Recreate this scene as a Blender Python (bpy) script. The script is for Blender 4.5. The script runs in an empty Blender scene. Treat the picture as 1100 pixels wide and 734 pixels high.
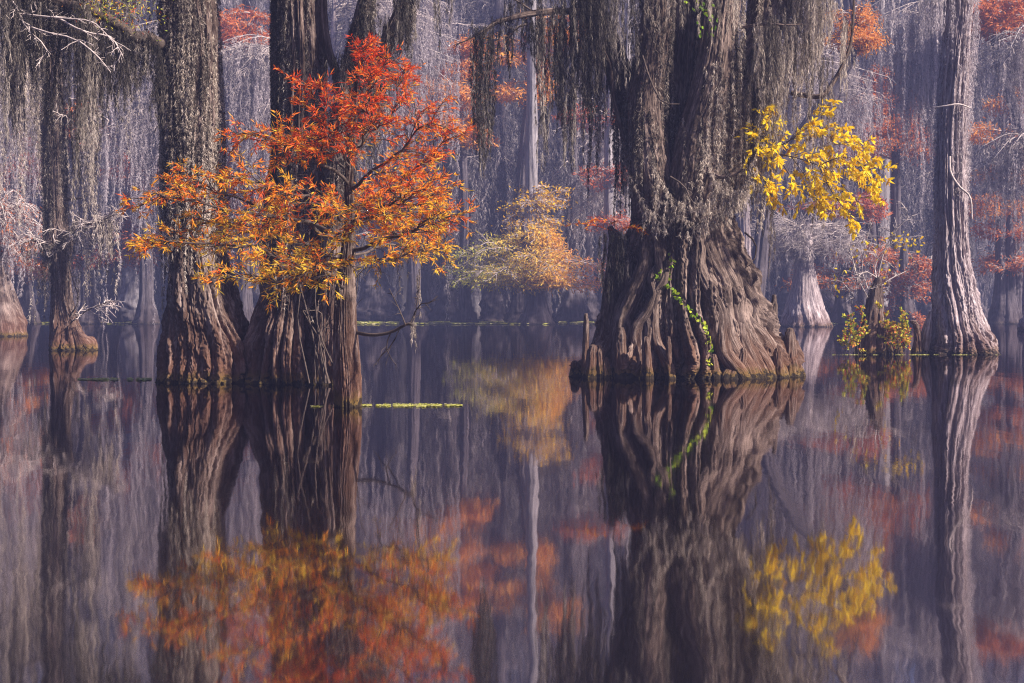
import bpy, math
import numpy as np
from mathutils import Vector
from mathutils.bvhtree import BVHTree

sc = bpy.context.scene
col = sc.collection
RNG = np.random.default_rng(11)
TAU = 2 * math.pi

# ------------------------------------------------------------------ camera
FPX, EYE, HOR = 1690.0, 1.2, 325.0          # focal length in photo pixels, eye height, horizon row
cd = bpy.data.cameras.new('camera')
cam = bpy.data.objects.new('camera', cd); col.objects.link(cam)
cd.sensor_width = 36; cd.lens = 36 * FPX / 1100; cd.shift_y = -(367 - HOR) / 1100
cd.clip_start = 0.1; cd.clip_end = 1500
cam.location = (0, 0, EYE); cam.rotation_euler = (math.pi / 2, 0, 0)
sc.camera = cam

# ------------------------------------------------------------------ light
SUN_EL, SUN_AZ = 36, 114                    # azimuth clockwise from +Y : from the right, behind the camera
w = bpy.data.worlds.new('World'); sc.world = w; w.use_nodes = True
nt = w.node_tree; bg = nt.nodes['Background']
sky = nt.nodes.new('ShaderNodeTexSky'); sky.sky_type = 'NISHITA'; sky.sun_disc = False
sky.sun_elevation = math.radians(SUN_EL); sky.sun_rotation = math.radians(SUN_AZ)
sky.air_density = 1.0; sky.dust_density = 2.0
tn = nt.nodes.new('ShaderNodeMix'); tn.data_type = 'RGBA'; tn.blend_type = 'MULTIPLY'
tn.inputs[0].default_value = 1.0; tn.inputs[7].default_value = (0.96, 0.82, 1.07, 1)
nt.links.new(sky.outputs[0], tn.inputs[6]); nt.links.new(tn.outputs[2], bg.inputs[0])
bg.inputs[1].default_value = 0.045
sl = bpy.data.lights.new('sun', 'SUN'); sun = bpy.data.objects.new('sun', sl); col.objects.link(sun)
sl.energy = 5.0; sl.angle = math.radians(2); sl.color = (1.0, 0.86, 0.74)
a, e = math.radians(SUN_AZ), math.radians(SUN_EL)
sun.rotation_euler = Vector((math.sin(a) * math.cos(e), math.cos(a) * math.cos(e), math.sin(e))).to_track_quat('Z', 'Y').to_euler()
sc.view_settings.view_transform = 'Standard'; sc.view_settings.look = 'None'
sc.view_settings.exposure = 1.32; sc.view_settings.gamma = 1
cy = sc.cycles
cy.use_denoising = True; cy.denoising_prefilter = 'NONE'; cy.pixel_filter_type = 'BLACKMAN_HARRIS'; cy.filter_width = 1.15; cy.max_bounces = 5; cy.diffuse_bounces = 2; cy.glossy_bounces = 2
cy.transmission_bounces = 3; cy.volume_bounces = 1; cy.transparent_max_bounces = 8
cy.caustics_reflective = False; cy.caustics_refractive = False; cy.sample_clamp_indirect = 4

# ------------------------------------------------------------------ helpers
def P(px, py, d):
    return np.array([(px - 550) * d / FPX, d, EYE + (HOR - py) * d / FPX])
def WD(py):                                  # distance of a waterline row
    return EYE * FPX / (py - HOR)

def mesh_np(name, verts, faces, mat, attrs=None, smooth=False):
    """faces: list of int arrays (n,k) with the same k inside an array"""
    me = bpy.data.meshes.new(name)
    verts = np.ascontiguousarray(verts, dtype=np.float32)
    me.vertices.add(len(verts)); me.vertices.foreach_set('co', verts.ravel())
    if not isinstance(faces, list): faces = [faces]
    loops = np.concatenate([f.ravel() for f in faces]).astype(np.int32)
    starts, off = [], 0
    for f in faces:
        n, k = f.shape
        starts.append(off + np.arange(n) * k); off += n * k
    starts = np.concatenate(starts).astype(np.int32)
    me.loops.add(len(loops)); me.loops.foreach_set('vertex_index', loops)
    me.polygons.add(len(starts)); me.polygons.foreach_set('loop_start', starts)
    me.update(calc_edges=True)
    if smooth: me.polygons.foreach_set('use_smooth', np.ones(len(starts), dtype=bool))
    for k, v in (attrs or {}).items():
        v = np.ascontiguousarray(v, dtype=np.float32)
        if v.ndim == 1:
            me.attributes.new(k, 'FLOAT', 'POINT').data.foreach_set('value', v)
        else:
            me.attributes.new(k, 'FLOAT_VECTOR', 'POINT').data.foreach_set('vector', v.ravel())
    me.materials.append(mat)
    return me

def obj(name, me, parent=None, loc=None):
    o = bpy.data.objects.new(name, me); col.objects.link(o)
    if parent is not None: o.parent = parent
    if loc is not None: o.location = loc
    return o

def tag(o, label=None, cat=None, group=None, kind=None):
    if label: o['label'] = label
    if cat: o['category'] = cat
    if group: o['group'] = group
    if kind: o['kind'] = kind
    return o

def thing(name, loc, label, cat, group=None):
    o = bpy.data.objects.new(name, None); col.objects.link(o)
    o.location = tuple(float(v) for v in loc); o.empty_display_size = 0.3
    return tag(o, label, cat, group)

def copy_tree(root, loc, rotz=0.0, scale=1.0):
    r = root.copy(); col.objects.link(r); r.location = loc; r.rotation_euler = (0, 0, rotz); r.scale = (scale,) * 3
    for ch in list(root.children):
        c = ch.copy(); col.objects.link(c); c.parent = r
    return r

class Soup:
    """collects vertex/face arrays of one mesh"""
    def __init__(s): s.v, s.f, s.a, s.n = [], {}, {}, 0
    def add(s, v, faces, **attrs):
        if not isinstance(faces, list): faces = [faces]
        for f in faces: s.f.setdefault(f.shape[1], []).append(f + s.n)
        s.v.append(v); s.n += len(v)
        for k, x in attrs.items(): s.a.setdefault(k, []).append(x)
    def build(s, name, mat, parent=None, origin=None, smooth=False):
        v = np.concatenate(s.v)
        if origin is not None: v = v - np.asarray(origin)
        fs = [np.concatenate(x) for x in s.f.values()]
        at = {k: np.concatenate(x) for k, x in s.a.items()}
        return obj(name, mesh_np(name, v, fs, mat, at, smooth), parent)

def unit(v): return v / np.maximum(np.linalg.norm(v, axis=-1, keepdims=True), 1e-9)

def pnoise(u, v, fu, fv, seed):
    """smooth value noise in -1..1, periodic in u (0..1) with fu cells; v in 0..1 with fv cells"""
    fu, fv = max(int(fu), 2), max(int(fv), 1)
    g = np.random.default_rng(seed).uniform(-1, 1, (fv + 3, fu))
    x = (u % 1.0) * fu; y = np.clip(v, 0, 1) * fv
    xi = np.floor(x).astype(int); yi = np.floor(y).astype(int)
    fx = x - xi; fy = y - yi
    fx = fx * fx * (3 - 2 * fx); fy = fy * fy * (3 - 2 * fy)
    x0, x1 = xi % fu, (xi + 1) % fu; y1 = yi + 1
    return (g[yi, x0] * (1 - fx) + g[yi, x1] * fx) * (1 - fy) + (g[y1, x0] * (1 - fx) + g[y1, x1] * fx) * fy

def spline(pts, n):
    pts = np.asarray(pts, float)
    m = len(pts)
    if m == 2:
        t = np.linspace(0, 1, n)[:, None]; return pts[0] * (1 - t) + pts[1] * t
    ext = np.vstack([2 * pts[0] - pts[1], pts, 2 * pts[-1] - pts[-2]])
    s = np.linspace(0, m - 1, n); i = np.minimum(s.astype(int), m - 2); t = (s - i)[:, None]
    p0, p1, p2, p3 = ext[i], ext[i + 1], ext[i + 2], ext[i + 3]
    return 0.5 * (2 * p1 + (p2 - p0) * t + (2 * p0 - 5 * p1 + 4 * p2 - p3) * t**2 + (3 * p1 - p0 - 3 * p2 + p3) * t**3)

def trunk_grid(pts, rad, nth, nh, seed, lobes=9, amp=0.2, amp_top=0.05, fine=0.02, twist=0.0, flat=1.0, fiber=90, cap=False, irr=.6):
    """fluted stem: rounded lobes with sharp creases between them, running up the stem; amp decays upward"""
    c = spline(pts, nh); R = np.interp(np.linspace(0, 1, nh), np.linspace(0, 1, len(rad)), rad)
    R = np.maximum(spline(np.column_stack([rad, rad, rad]), nh)[:, 0], min(rad) * 0.8)
    v = np.linspace(0, 1, nh)[:, None]; u = (np.arange(nth) / nth)[None, :]
    uu = u + 0.0 * v; vv = v + 0.0 * u
    length = np.linalg.norm(np.diff(c, axis=0), axis=1).sum()
    base = np.clip((R / R.min() - 1), 0, 3)[:, None]; A = amp_top + (amp - amp_top) * np.clip(base / max(base.max(), 1e-3), 0, 1)
    cells = max(2, int(length * 1.2))
    vc = max(2, int(length * 0.55))
    warp = uu + irr / lobes * pnoise(uu, vv, max(3, lobes // 3), vc, seed) + 0.16 / lobes * pnoise(uu, vv, lobes * 2, vc * 2, seed + 1) + twist * vv
    ph = warp + 0.06 * pnoise(uu + twist * vv, vv * 0, 5, 1, seed + 2)
    l1 = np.abs(np.sin(math.pi * lobes * ph)) ** 0.55
    a1 = np.clip(0.65 + 0.8 * pnoise(uu, vv, max(3, int(lobes * .7)), vc, seed + 3), .1, 1.5)
    l2 = np.abs(np.sin(math.pi * lobes * 2.63 * (ph + 0.12 / lobes * pnoise(uu, vv, lobes * 2, vc * 2, seed + 4)))) ** 0.6
    l2 = l2 * (0.6 + 0.6 * pnoise(uu, vv, 17, cells * 2, seed + 9))
    fb = pnoise(uu + 0.01 * pnoise(uu, vv, 40, cells * 4, seed + 5), vv, fiber, max(3, int(length * 2.2)), seed + 6)
    fb = -np.abs(fb) ** 0.6
    fb2 = pnoise(warp, vv, int(fiber * 2.3), cells * 12, seed + 7)
    big = pnoise(uu, vv, 4, max(2, cells // 2), seed + 8)
    r = R[:, None] * (1 + A * (l1 * a1 * 1.0 - 0.5) + A * 0.42 * (l2 - 0.5) + 0.05 * big) + fine * (fb * 1.1 + 0.35 * fb2)
    r = np.maximum(r, 0.3 * R[:, None])
    th = u * TAU + math.pi / 2
    T = unit(np.gradient(c, axis=0))
    X = unit(np.cross(np.array([0, 1.0, 0]) + 0 * T, T)); Y = np.cross(T, X)
    steep = T[:, 2:3] ** 2
    pos = c[:, None, :] + r[..., None] * (np.cos(th)[..., None] * X[:, None, :] + flat * np.sin(th)[..., None] * Y[:, None, :])
    ids = np.arange(nh * nth).reshape(nh, nth)
    a_ = ids[:-1]; b_ = ids[1:]
    f = np.stack([a_, np.roll(a_, -1, 1), np.roll(b_, -1, 1), b_], -1).reshape(-1, 4)
    arc = np.concatenate([[0], np.cumsum(np.linalg.norm(np.diff(c, axis=0), axis=1))])[:, None]
    Rm = float(np.mean(R))
    fib = np.stack([uu * TAU * Rm, arc + 0 * uu, np.full_like(uu, seed * 3.7)], -1)
    crease = np.clip(l1 * 0.75 + l2 * 0.3 + fb * 0.25, 0, 1)
    pos = pos.reshape(-1, 3)
    faces = [f]
    fibv = fib.reshape(-1, 3); cr = crease.reshape(-1)
    if cap:
        pos = np.vstack([pos, c[-1] + T[-1] * R[-1] * 0.3]); fibv = np.vstack([fibv, fibv[-1]]); cr = np.append(cr, 0.3)
        last = ids[-1]
        faces.append(np.stack([last, np.roll(last, -1), np.full(nth, len(pos) - 1)], -1))
    return pos, faces, fibv, cr, c, R

def add_trunk(soup, *args, **kw):
    pos, faces, fib, cr, c, R = trunk_grid(*args, **kw)
    soup.add(pos, faces, fib=fib, crease=cr)
    return c, R

def tubes(paths, radii, sides=4):
    """paths (M,K,3), radii (M,K) -> verts, faces"""
    M, K, _ = paths.shape
    T = unit(np.gradient(paths, axis=1))
    ref = np.where(np.abs(T[..., 2:3]) > 0.9, np.array([1.0, 0, 0]), np.array([0, 0, 1.0]))
    X = unit(np.cross(ref, T)); Y = np.cross(T, X)
    th = np.arange(sides) / sides * TAU
    pos = paths[:, :, None, :] + radii[:, :, None, None] * (np.cos(th)[None, None, :, None] * X[:, :, None, :] + np.sin(th)[None, None, :, None] * Y[:, :, None, :])
    ids = np.arange(M * K * sides).reshape(M, K, sides)
    a_, b_ = ids[:, :-1], ids[:, 1:]
    f = np.stack([a_, np.roll(a_, -1, 2), np.roll(b_, -1, 2), b_], -1).reshape(-1, 4)
    return pos.reshape(-1, 3), f

def path_eval(paths, m, t):
    K = paths.shape[1]; s = t * (K - 1); i = np.minimum(s.astype(int), K - 2); f = (s - i)[:, None]
    p, q = paths[m, i], paths[m, i + 1]
    return p * (1 - f) + q * f, unit(q - p)

def sub(paths, n, length, rng, K=5, ang=(30, 65), flat=0.35, droop=0.15, t0=0.12, wob=0.06, taper=0.6, up=0.0):
    """n side shoots on every path, alternately left and right, in flattish sprays"""
    M = len(paths)
    m = np.repeat(np.arange(M), n); N = len(m)
    t = (np.tile(np.arange(n), M) + rng.uniform(0, 1, N)) / n; t = t0 + (1 - t0) * np.clip(t, 0, 0.999)
    p, T = path_eval(paths, m, t)
    side = np.where(rng.random(N) < 0.5, 1.0, -1.0)[:, None]
    S = np.cross(T, np.array([0, 0, 1.0])); bad = np.linalg.norm(S, axis=1) < 0.35
    S[bad] = unit(rng.normal(size=(bad.sum(), 3)) * [1, 1, 0.2]); S = unit(S) * side
    S = unit(S + rng.normal(size=(N, 3)) * flat)
    a_ = np.radians(rng.uniform(ang[0], ang[1], N))[:, None]
    D = unit(np.cos(a_) * T + np.sin(a_) * S + np.array([0, 0, up]))
    L = (length * (1 - taper * t) * rng.uniform(0.55, 1.25, N))[:, None]
    out = np.zeros((N, K, 3)); out[:, 0] = p
    cur = D
    for k in range(1, K):
        cur = unit(cur + rng.normal(size=(N, 3)) * wob * 3 + np.array([0, 0, -droop * k / K]))
        out[:, k] = out[:, k - 1] + cur * L / (K - 1)
    return out

def leaves(p, d, length, width, rng, tint, fold=0.25, hexa=False, droop=0.0):
    """flat or folded leaves from points p along d"""
    N = len(p); d = unit(d + np.array([0, 0, -droop]))
    s = unit(np.cross(d, rng.normal(size=(N, 3)))); nrm = np.cross(s, d)
    L = np.broadcast_to(length, (N,))[:, None]; W = np.broadcast_to(width, (N,))[:, None]
    if hexa:
        v = np.stack([p, p + d * L * .3 + s * W * .42, p + d * L * .3 - s * W * .42,
                      p + d * L * .65 + s * W * .46 - nrm * L * .05, p + d * L * .65 - s * W * .46 - nrm * L * .05,
                      p + d * L - nrm * L * .16], 1)
        v[:, 1] += nrm[:, :] * (W * fold); v[:, 2] += nrm * (W * fold)
        i = np.arange(N)[:, None] * 6
        f3 = np.concatenate([i + [0, 1, 2], i + [3, 5, 4]]); f4 = i + np.array([1, 3, 4, 2])
        return v.reshape(-1, 3), [f3, f4], np.repeat(tint, 6)
    v = np.stack([p, p + d * L * .45 + s * W * .5 + nrm * W * fold, p + d * L, p + d * L * .45 - s * W * .5 + nrm * W * fold], 1)
    i = np.arange(N)[:, None] * 4
    return v.reshape(-1, 3), [i + np.array([0, 1, 2, 3])], np.repeat(tint, 4)

def moss(roots, length, env, hlen, hwid, per_m, rng, tint=None, sway=0.06, messy=0.55):
    """Spanish moss: ropes of short curly threads hanging from the roots"""
    N = len(roots); length = np.broadcast_to(length, (N,)).astype(float); env = np.broadcast_to(env, (N,)).astype(float)
    cnt = np.maximum(3, (length * per_m).astype(int)); m = np.repeat(np.arange(N), cnt); n = len(m)
    t = rng.random(n); t = t ** 0.92
    # threads gather into tufts along the rope
    L = length[m]; kn = L * 5; t = np.clip((np.floor(t * kn) + 0.5 + (t * kn % 1 - 0.5) * 0.75) / kn, 0, 1)
    ph = rng.random((N, 4)) * TAU; fr = rng.uniform(2, 6, (N, 2))
    cx = sway * (np.sin(fr[m, 0] * t * L + ph[m, 0]) - np.sin(ph[m, 0])) ; cyy = sway * (np.sin(fr[m, 1] * t * L + ph[m, 1]) - np.sin(ph[m, 1]))
    E = env[m] * np.minimum(1, 0.35 + t * 3) * (1.05 - t) ** 0.5 * (1 + 0.35 * np.sin(t * L * 9 + ph[m, 2]))
    an = rng.random(n) * TAU; rr = np.sqrt(rng.random(n)) * E
    p = roots[m] + np.stack([cx + np.cos(an) * rr, cyy + np.sin(an) * rr, -L * t], 1)
    d = unit(rng.normal(size=(n, 3)) * messy + np.array([0, 0, -1.0]))
    s = unit(np.cross(d, rng.normal(size=(n, 3))))
    hl = (hlen * rng.uniform(0.5, 1.4, n))[:, None]; hw = (hwid * rng.uniform(0.6, 1.3, n))[:, None]
    v = np.stack([p - s * hw * .5, p + s * hw * .5, p + d * hl + s * hw * rng.uniform(-2, 2, (n, 1))], 1).reshape(-1, 3)
    f = np.arange(3 * n).reshape(n, 3)
    tn_ = rng.random(N) if tint is None else np.broadcast_to(tint, (N,))
    tn_ = tn_ + .30 * np.sin(roots[:, 0] * 13 + 2 * np.sin(roots[:, 2] * .9) + roots[:, 1] * 5) * np.sin(roots[:, 0] * 4.1 + 1.3)
    return v, f, np.repeat(tn_[m] + rng.normal(size=n) * 0.08 + 0.42 * (t - 0.38), 3)

# ------------------------------------------------------------------ materials
def new_mat(name):
    m = bpy.data.materials.new(name); m.use_nodes = True
    return m, m.node_tree, m.node_tree.nodes['Principled BSDF']
def node(nt, typ, **kw):
    n = nt.nodes.new(typ)
    for k, v in kw.items(): setattr(n, k, v)
    return n
def ramp(nt, fac, stops):
    r = nt.nodes.new('ShaderNodeValToRGB'); cr = r.color_ramp
    while len(cr.elements) > 1: cr.elements.remove(cr.elements[0])
    cr.elements[0].position = stops[0][0]; cr.elements[0].color = (*stops[0][1], 1)
    for p_, c_ in stops[1:]:
        el = cr.elements.new(p_); el.color = (*c_, 1)
    nt.links.new(fac, r.inputs[0]); return r.outputs[0]
def mixc(nt, f, a_, b_, blend='MIX'):
    m = nt.nodes.new('ShaderNodeMix'); m.data_type = 'RGBA'; m.blend_type = blend
    for s, v in ((0, f), (6, a_), (7, b_)):
        if isinstance(v, bpy.types.NodeSocket): nt.links.new(v, m.inputs[s])
        elif s == 0: m.inputs[0].default_value = v
        else: m.inputs[s].default_value = (*v, 1)
    return m.outputs[2]
def noise(nt, vec, scale, detail=4, rough=0.6):
    n = node(nt, 'ShaderNodeTexNoise'); n.inputs['Scale'].default_value = scale
    n.inputs['Detail'].default_value = detail; n.inputs['Roughness'].default_value = rough
    if vec is not None: nt.links.new(vec, n.inputs['Vector'])
    return n.outputs[0]
def mapping(nt, vec, scale):
    n = node(nt, 'ShaderNodeMapping'); n.inputs['Scale'].default_value = scale; nt.links.new(vec, n.inputs[0]); return n.outputs[0]
def maprange(nt, v, a_, b_, c_=0, d_=1):
    n = node(nt, 'ShaderNodeMapRange'); nt.links.new(v, n.inputs[0])
    for i, x in enumerate((a_, b_, c_, d_)): n.inputs[i + 1].default_value = x
    return n.outputs[0]
def math_n(nt, op, a_, b_):
    n = node(nt, 'ShaderNodeMath', operation=op)
    for i, x in enumerate((a_, b_)):
        if isinstance(x, bpy.types.NodeSocket): nt.links.new(x, n.inputs[i])
        else: n.inputs[i].default_value = x
    return n.outputs[0]

def bark_mat(name, dark, mid, pale, red, red_h=1.4, green=1.0, bump=0.5, fscale=1.0):
    """stringy cypress bark in vertical strips; rust stained near the water, algae and wet line at the foot"""
    m, nt, b = new_mat(name)
    at = node(nt, 'ShaderNodeAttribute', attribute_name='fib').outputs['Vector']
    cr = node(nt, 'ShaderNodeAttribute', attribute_name='crease').outputs['Fac']
    geo = node(nt, 'ShaderNodeNewGeometry'); sep = node(nt, 'ShaderNodeSeparateXYZ'); nt.links.new(geo.outputs['Position'], sep.inputs[0])
    z = sep.outputs[2]
    n1 = noise(nt, mapping(nt, at, (22 * fscale, 1.6 * fscale, 1)), 1.0, 5, 0.65)
    n2 = noise(nt, mapping(nt, at, (70 * fscale, 9 * fscale, 1)), 1.0, 4, 0.7)
    n3 = noise(nt, geo.outputs['Position'], 1.3, 4, 0.6)
    n4 = noise(nt, geo.outputs['Position'], 9.0, 4, 0.65)
    mixv = math_n(nt, 'ADD', math_n(nt, 'MULTIPLY', n1, 0.6), math_n(nt, 'MULTIPLY', n2, 0.4))
    c = ramp(nt, mixv, [(0.33, dark), (0.5, mid), (0.66, pale)])
    # stain near the water, ragged upper limit
    zz = math_n(nt, 'ADD', z, math_n(nt, 'MULTIPLY', math_n(nt, 'SUBTRACT', n1, 0.5), 2.2))
    st = maprange(nt, zz, red_h * 1.4, red_h * 0.1, 0, 0.85)
    redc = ramp(nt, mixv, [(0.33, tuple(x * 0.35 for x in red)), (0.52, red), (0.68, tuple(min(1, x * 1.9 + 0.02) for x in red))])
    c = mixc(nt, st, c, redc)
    # lichen bloom on the upper bark
    li = maprange(nt, n3, 0.55, 0.72, 0, 0.5)
    c = mixc(nt, math_n(nt, 'MULTIPLY', li, math_n(nt, 'SUBTRACT', 1.0, st)), c, tuple(min(1, x * 1.25) for x in pale))
    # algae band
    za = math_n(nt, 'ADD', z, math_n(nt, 'MULTIPLY', math_n(nt, 'SUBTRACT', n4, 0.5), 0.55))
    al = math_n(nt, 'MULTIPLY', maprange(nt, za, 0.20, 0.06, 0, 0.8), green)
    alc = ramp(nt, n4, [(0.35, (0.03, 0.03, 0.010)), (0.52, (0.17, 0.11, 0.02)), (0.7, (0.09, 0.10, 0.02))])
    c = mixc(nt, al, c, alc)
    wet = maprange(nt, za, 0.075, 0.05, 0, 0.85)
    c = mixc(nt, wet, c, (0.012, 0.010, 0.010))
    nt.links.new(c, b.inputs['Base Color'])
    b.inputs['Roughness'].default_value = 0.9; b.inputs['Specular IOR Level'].default_value = 0.2
    bp = node(nt, 'ShaderNodeBump'); bp.inputs['Strength'].default_value = bump; bp.inputs['Distance'].default_value = 0.05 / fscale
    nt.links.new(mixv, bp.inputs['Height']); nt.links.new(bp.outputs[0], b.inputs['Normal'])
    return m

def leaf_mat(name, stops, transl=0.35, var=0.25):
    m, nt, b = new_mat(name)
    at = node(nt, 'ShaderNodeAttribute', attribute_name='tint').outputs['Fac']
    geo = node(nt, 'ShaderNodeNewGeometry')
    f = math_n(nt, 'ADD', at, math_n(nt, 'MULTIPLY', math_n(nt, 'SUBTRACT', geo.outputs['Random Per Island'], 0.5), var))
    c = ramp(nt, f, stops)
    nt.links.new(c, b.inputs['Base Color']); b.inputs['Roughness'].default_value = 0.6; b.inputs['Specular IOR Level'].default_value = 0.25
    tr = node(nt, 'ShaderNodeBsdfTranslucent'); nt.links.new(c, tr.inputs[0])
    mx = node(nt, 'ShaderNodeMixShader'); mx.inputs[0].default_value = transl
    nt.links.new(b.outputs[0], mx.inputs[1]); nt.links.new(tr.outputs[0], mx.inputs[2])
    nt.links.new(mx.outputs[0], nt.nodes['Material Output'].inputs[0])
    return m

def twig_mat(name, dark, pale):
    m, nt, b = new_mat(name)
    n = noise(nt, node(nt, 'ShaderNodeNewGeometry').outputs['Position'], 14, 4, 0.7)
    nt.links.new(ramp(nt, n, [(0.35, dark), (0.65, pale)]), b.inputs['Base Color']); b.inputs['Roughness'].default_value = 0.9
    return m

M_main = bark_mat('bark_main', (0.018, 0.012, 0.010), (0.10, 0.072, 0.062), (0.40, 0.31, 0.27), (0.15, 0.072, 0.042), .6, 1.0, 1.0)
M_left = bark_mat('bark_left', (0.018, 0.012, 0.011), (0.10, 0.07, 0.06), (0.38, 0.30, 0.27), (0.14, 0.066, 0.042), 0.9, 1.0, 1.0)
M_pale = bark_mat('bark_pale', (0.07, 0.052, 0.056), (0.33, 0.27, 0.285), (0.74, 0.66, 0.68), (0.11, 0.055, 0.04), 0.7, 0.4, 1.0)
M_far = bark_mat('bark_far', (0.03, 0.026, 0.03), (0.085, 0.072, 0.085), (0.20, 0.175, 0.20), (0.05, 0.036, 0.038), 1.0, 0.2, 0.5, 0.35)
M_white = bark_mat('bark_white', (0.10, 0.09, 0.10), (0.26, 0.24, 0.26), (0.46, 0.43, 0.46), (0.07, 0.055, 0.055), 1.0, 0.2, 0.4, 0.35)
M_moss_near = leaf_mat('moss_near', [(0.0, (0.022, 0.018, 0.016)), (0.4, (0.085, 0.07, 0.062)), (0.7, (0.26, 0.22, 0.19)), (1.0, (0.62, 0.54, 0.47))], 0.2, 0.5)
M_moss_dark_backlit = leaf_mat('moss_dark_backlit', [(0.0, (0.014, 0.012, 0.011)), (0.5, (0.045, 0.038, 0.034)), (0.8, (0.14, 0.12, 0.105)), (1.0, (0.42, 0.37, 0.33))], 0.15, 0.5)  # shade of backlit curtains put into the colour; also the dead brown tuft
M_moss_far = leaf_mat('moss_far', [(0.0, (0.035, 0.03, 0.034)), (0.45, (0.135, 0.12, 0.135)), (1.0, (0.60, 0.54, 0.57))], 0.2, 0.5)
M_twig = twig_mat('twig_brown', (0.035, 0.026, 0.022), (0.12, 0.088, 0.075))
M_twig_pale = twig_mat('twig_pale', (0.34, 0.29, 0.28), (0.66, 0.58, 0.56))
M_orange = leaf_mat('leaf_orange', [(0.0, (0.62, 0.05, 0.015)), (0.3, (0.92, 0.15, 0.02)), (0.55, (1.0, 0.30, 0.025)), (0.8, (1.0, 0.52, 0.04)), (1.0, (0.85, 0.62, 0.06))], 0.45, 0.55)
M_yellow = leaf_mat('leaf_yellow', [(0.0, (0.75, 0.40, 0.01)), (0.3, (1.0, 0.68, 0.012)), (1.0, (1.0, 0.82, 0.04))], 0.45, 0.5)
M_green = leaf_mat('leaf_green', [(0.0, (0.12, 0.26, 0.02)), (0.6, (0.32, 0.52, 0.03)), (1.0, (0.62, 0.66, 0.06))], 0.4, 0.5)
M_mixed = leaf_mat('leaf_mixed', [(0.0, (0.60, 0.10, 0.05)), (0.3, (0.75, 0.38, 0.05)), (0.55, (0.75, 0.68, 0.06)), (1.0, (0.32, 0.42, 0.05))], 0.4, 0.9)
M_rust = leaf_mat('leaf_rust', [(0.0, (0.50, 0.13, 0.06)), (0.5, (0.74, 0.27, 0.07)), (1.0, (0.90, 0.46, 0.08))], 0.35, 0.4)
M_olive = leaf_mat('leaf_olive', [(0.0, (0.90, 0.30, 0.16)), (0.35, (0.90, 0.50, 0.08)), (0.7, (0.75, 0.56, 0.08)), (1.0, (0.45, 0.48, 0.08))], 0.35, 0.3)
M_weed = leaf_mat('duckweed', [(0.0, (0.26, 0.24, 0.04)), (0.5, (0.50, 0.55, 0.06)), (1.0, (0.75, 0.72, 0.38))], 0.1, 0.9)

# ------------------------------------------------------------------ water and haze
def water():
    m, nt, b = new_mat('lake_water')
    geo = node(nt, 'ShaderNodeNewGeometry').outputs['Position']
    gl = node(nt, 'ShaderNodeBsdfGlossy'); gl.inputs['Color'].default_value = (0.66, 0.625, 0.64, 1); gl.inputs['Roughness'].default_value = 0.035
    b.inputs['Base Color'].default_value = (0.012, 0.009, 0.012, 1); b.inputs['Roughness'].default_value = 0.2
    fr = node(nt, 'ShaderNodeFresnel'); fr.inputs[0].default_value = 1.9
    n1 = noise(nt, mapping(nt, geo, (2.2, 0.55, 1)), 1.0, 3, 0.55)
    n2 = noise(nt, mapping(nt, geo, (0.35, 0.08, 1)), 1.0, 2, 0.5)
    h = math_n(nt, 'ADD', n1, math_n(nt, 'MULTIPLY', n2, 2.0))
    bp = node(nt, 'ShaderNodeBump'); bp.inputs['Strength'].default_value = 1.0; bp.inputs['Distance'].default_value = 0.0016
    nt.links.new(h, bp.inputs['Height']); nt.links.new(bp.outputs[0], gl.inputs['Normal'])
    mx = node(nt, 'ShaderNodeMixShader')
    nt.links.new(maprange(nt, fr.outputs[0], 0.0, 0.6, 0.35, 0.95), mx.inputs[0])
    nt.links.new(b.outputs[0], mx.inputs[1]); nt.links.new(gl.outputs[0], mx.inputs[2])
    nt.links.new(mx.outputs[0], nt.nodes['Material Output'].inputs[0])
    v = np.array([[-260, -60, 0], [260, -60, 0], [260, 300, 0], [-260, 300, 0.0]])
    tag(obj('water', mesh_np('water', v, np.array([[0, 1, 2, 3]]), m)), kind='structure')
water()

def haze():
    m = bpy.data.materials.new('haze'); m.use_nodes = True; nt = m.node_tree; nt.nodes.clear()
    out = nt.nodes.new('ShaderNodeOutputMaterial'); pv = nt.nodes.new('ShaderNodeVolumePrincipled')
    pv.inputs['Color'].default_value = (0.175, 0.205, 0.40, 1); pv.inputs['Density'].default_value = 0.0031
    pv.inputs['Anisotropy'].default_value = 0.0
    nt.links.new(pv.outputs[0], out.inputs['Volume'])
    x, y0, y1, z0, z1 = 262, -62, 302, -1.0, 44
    v = np.array([[sx, sy, sz] for sz in (z0, z1) for sx, sy in ((-x, y0), (x, y0), (x, y1), (-x, y1))], float)
    f = np.array([[0, 3, 2, 1], [4, 5, 6, 7], [0, 1, 5, 4], [1, 2, 6, 5], [2, 3, 7, 6], [3, 0, 4, 7]])
    tag(obj('haze', mesh_np('haze', v, f, m)), kind='stuff')
haze()

# ------------------------------------------------------------------ background forest
def px_limb(pts, K=10):
    """pts: (px, py, distance) -> smooth path"""
    return spline([P(*p) for p in pts], K)

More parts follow.
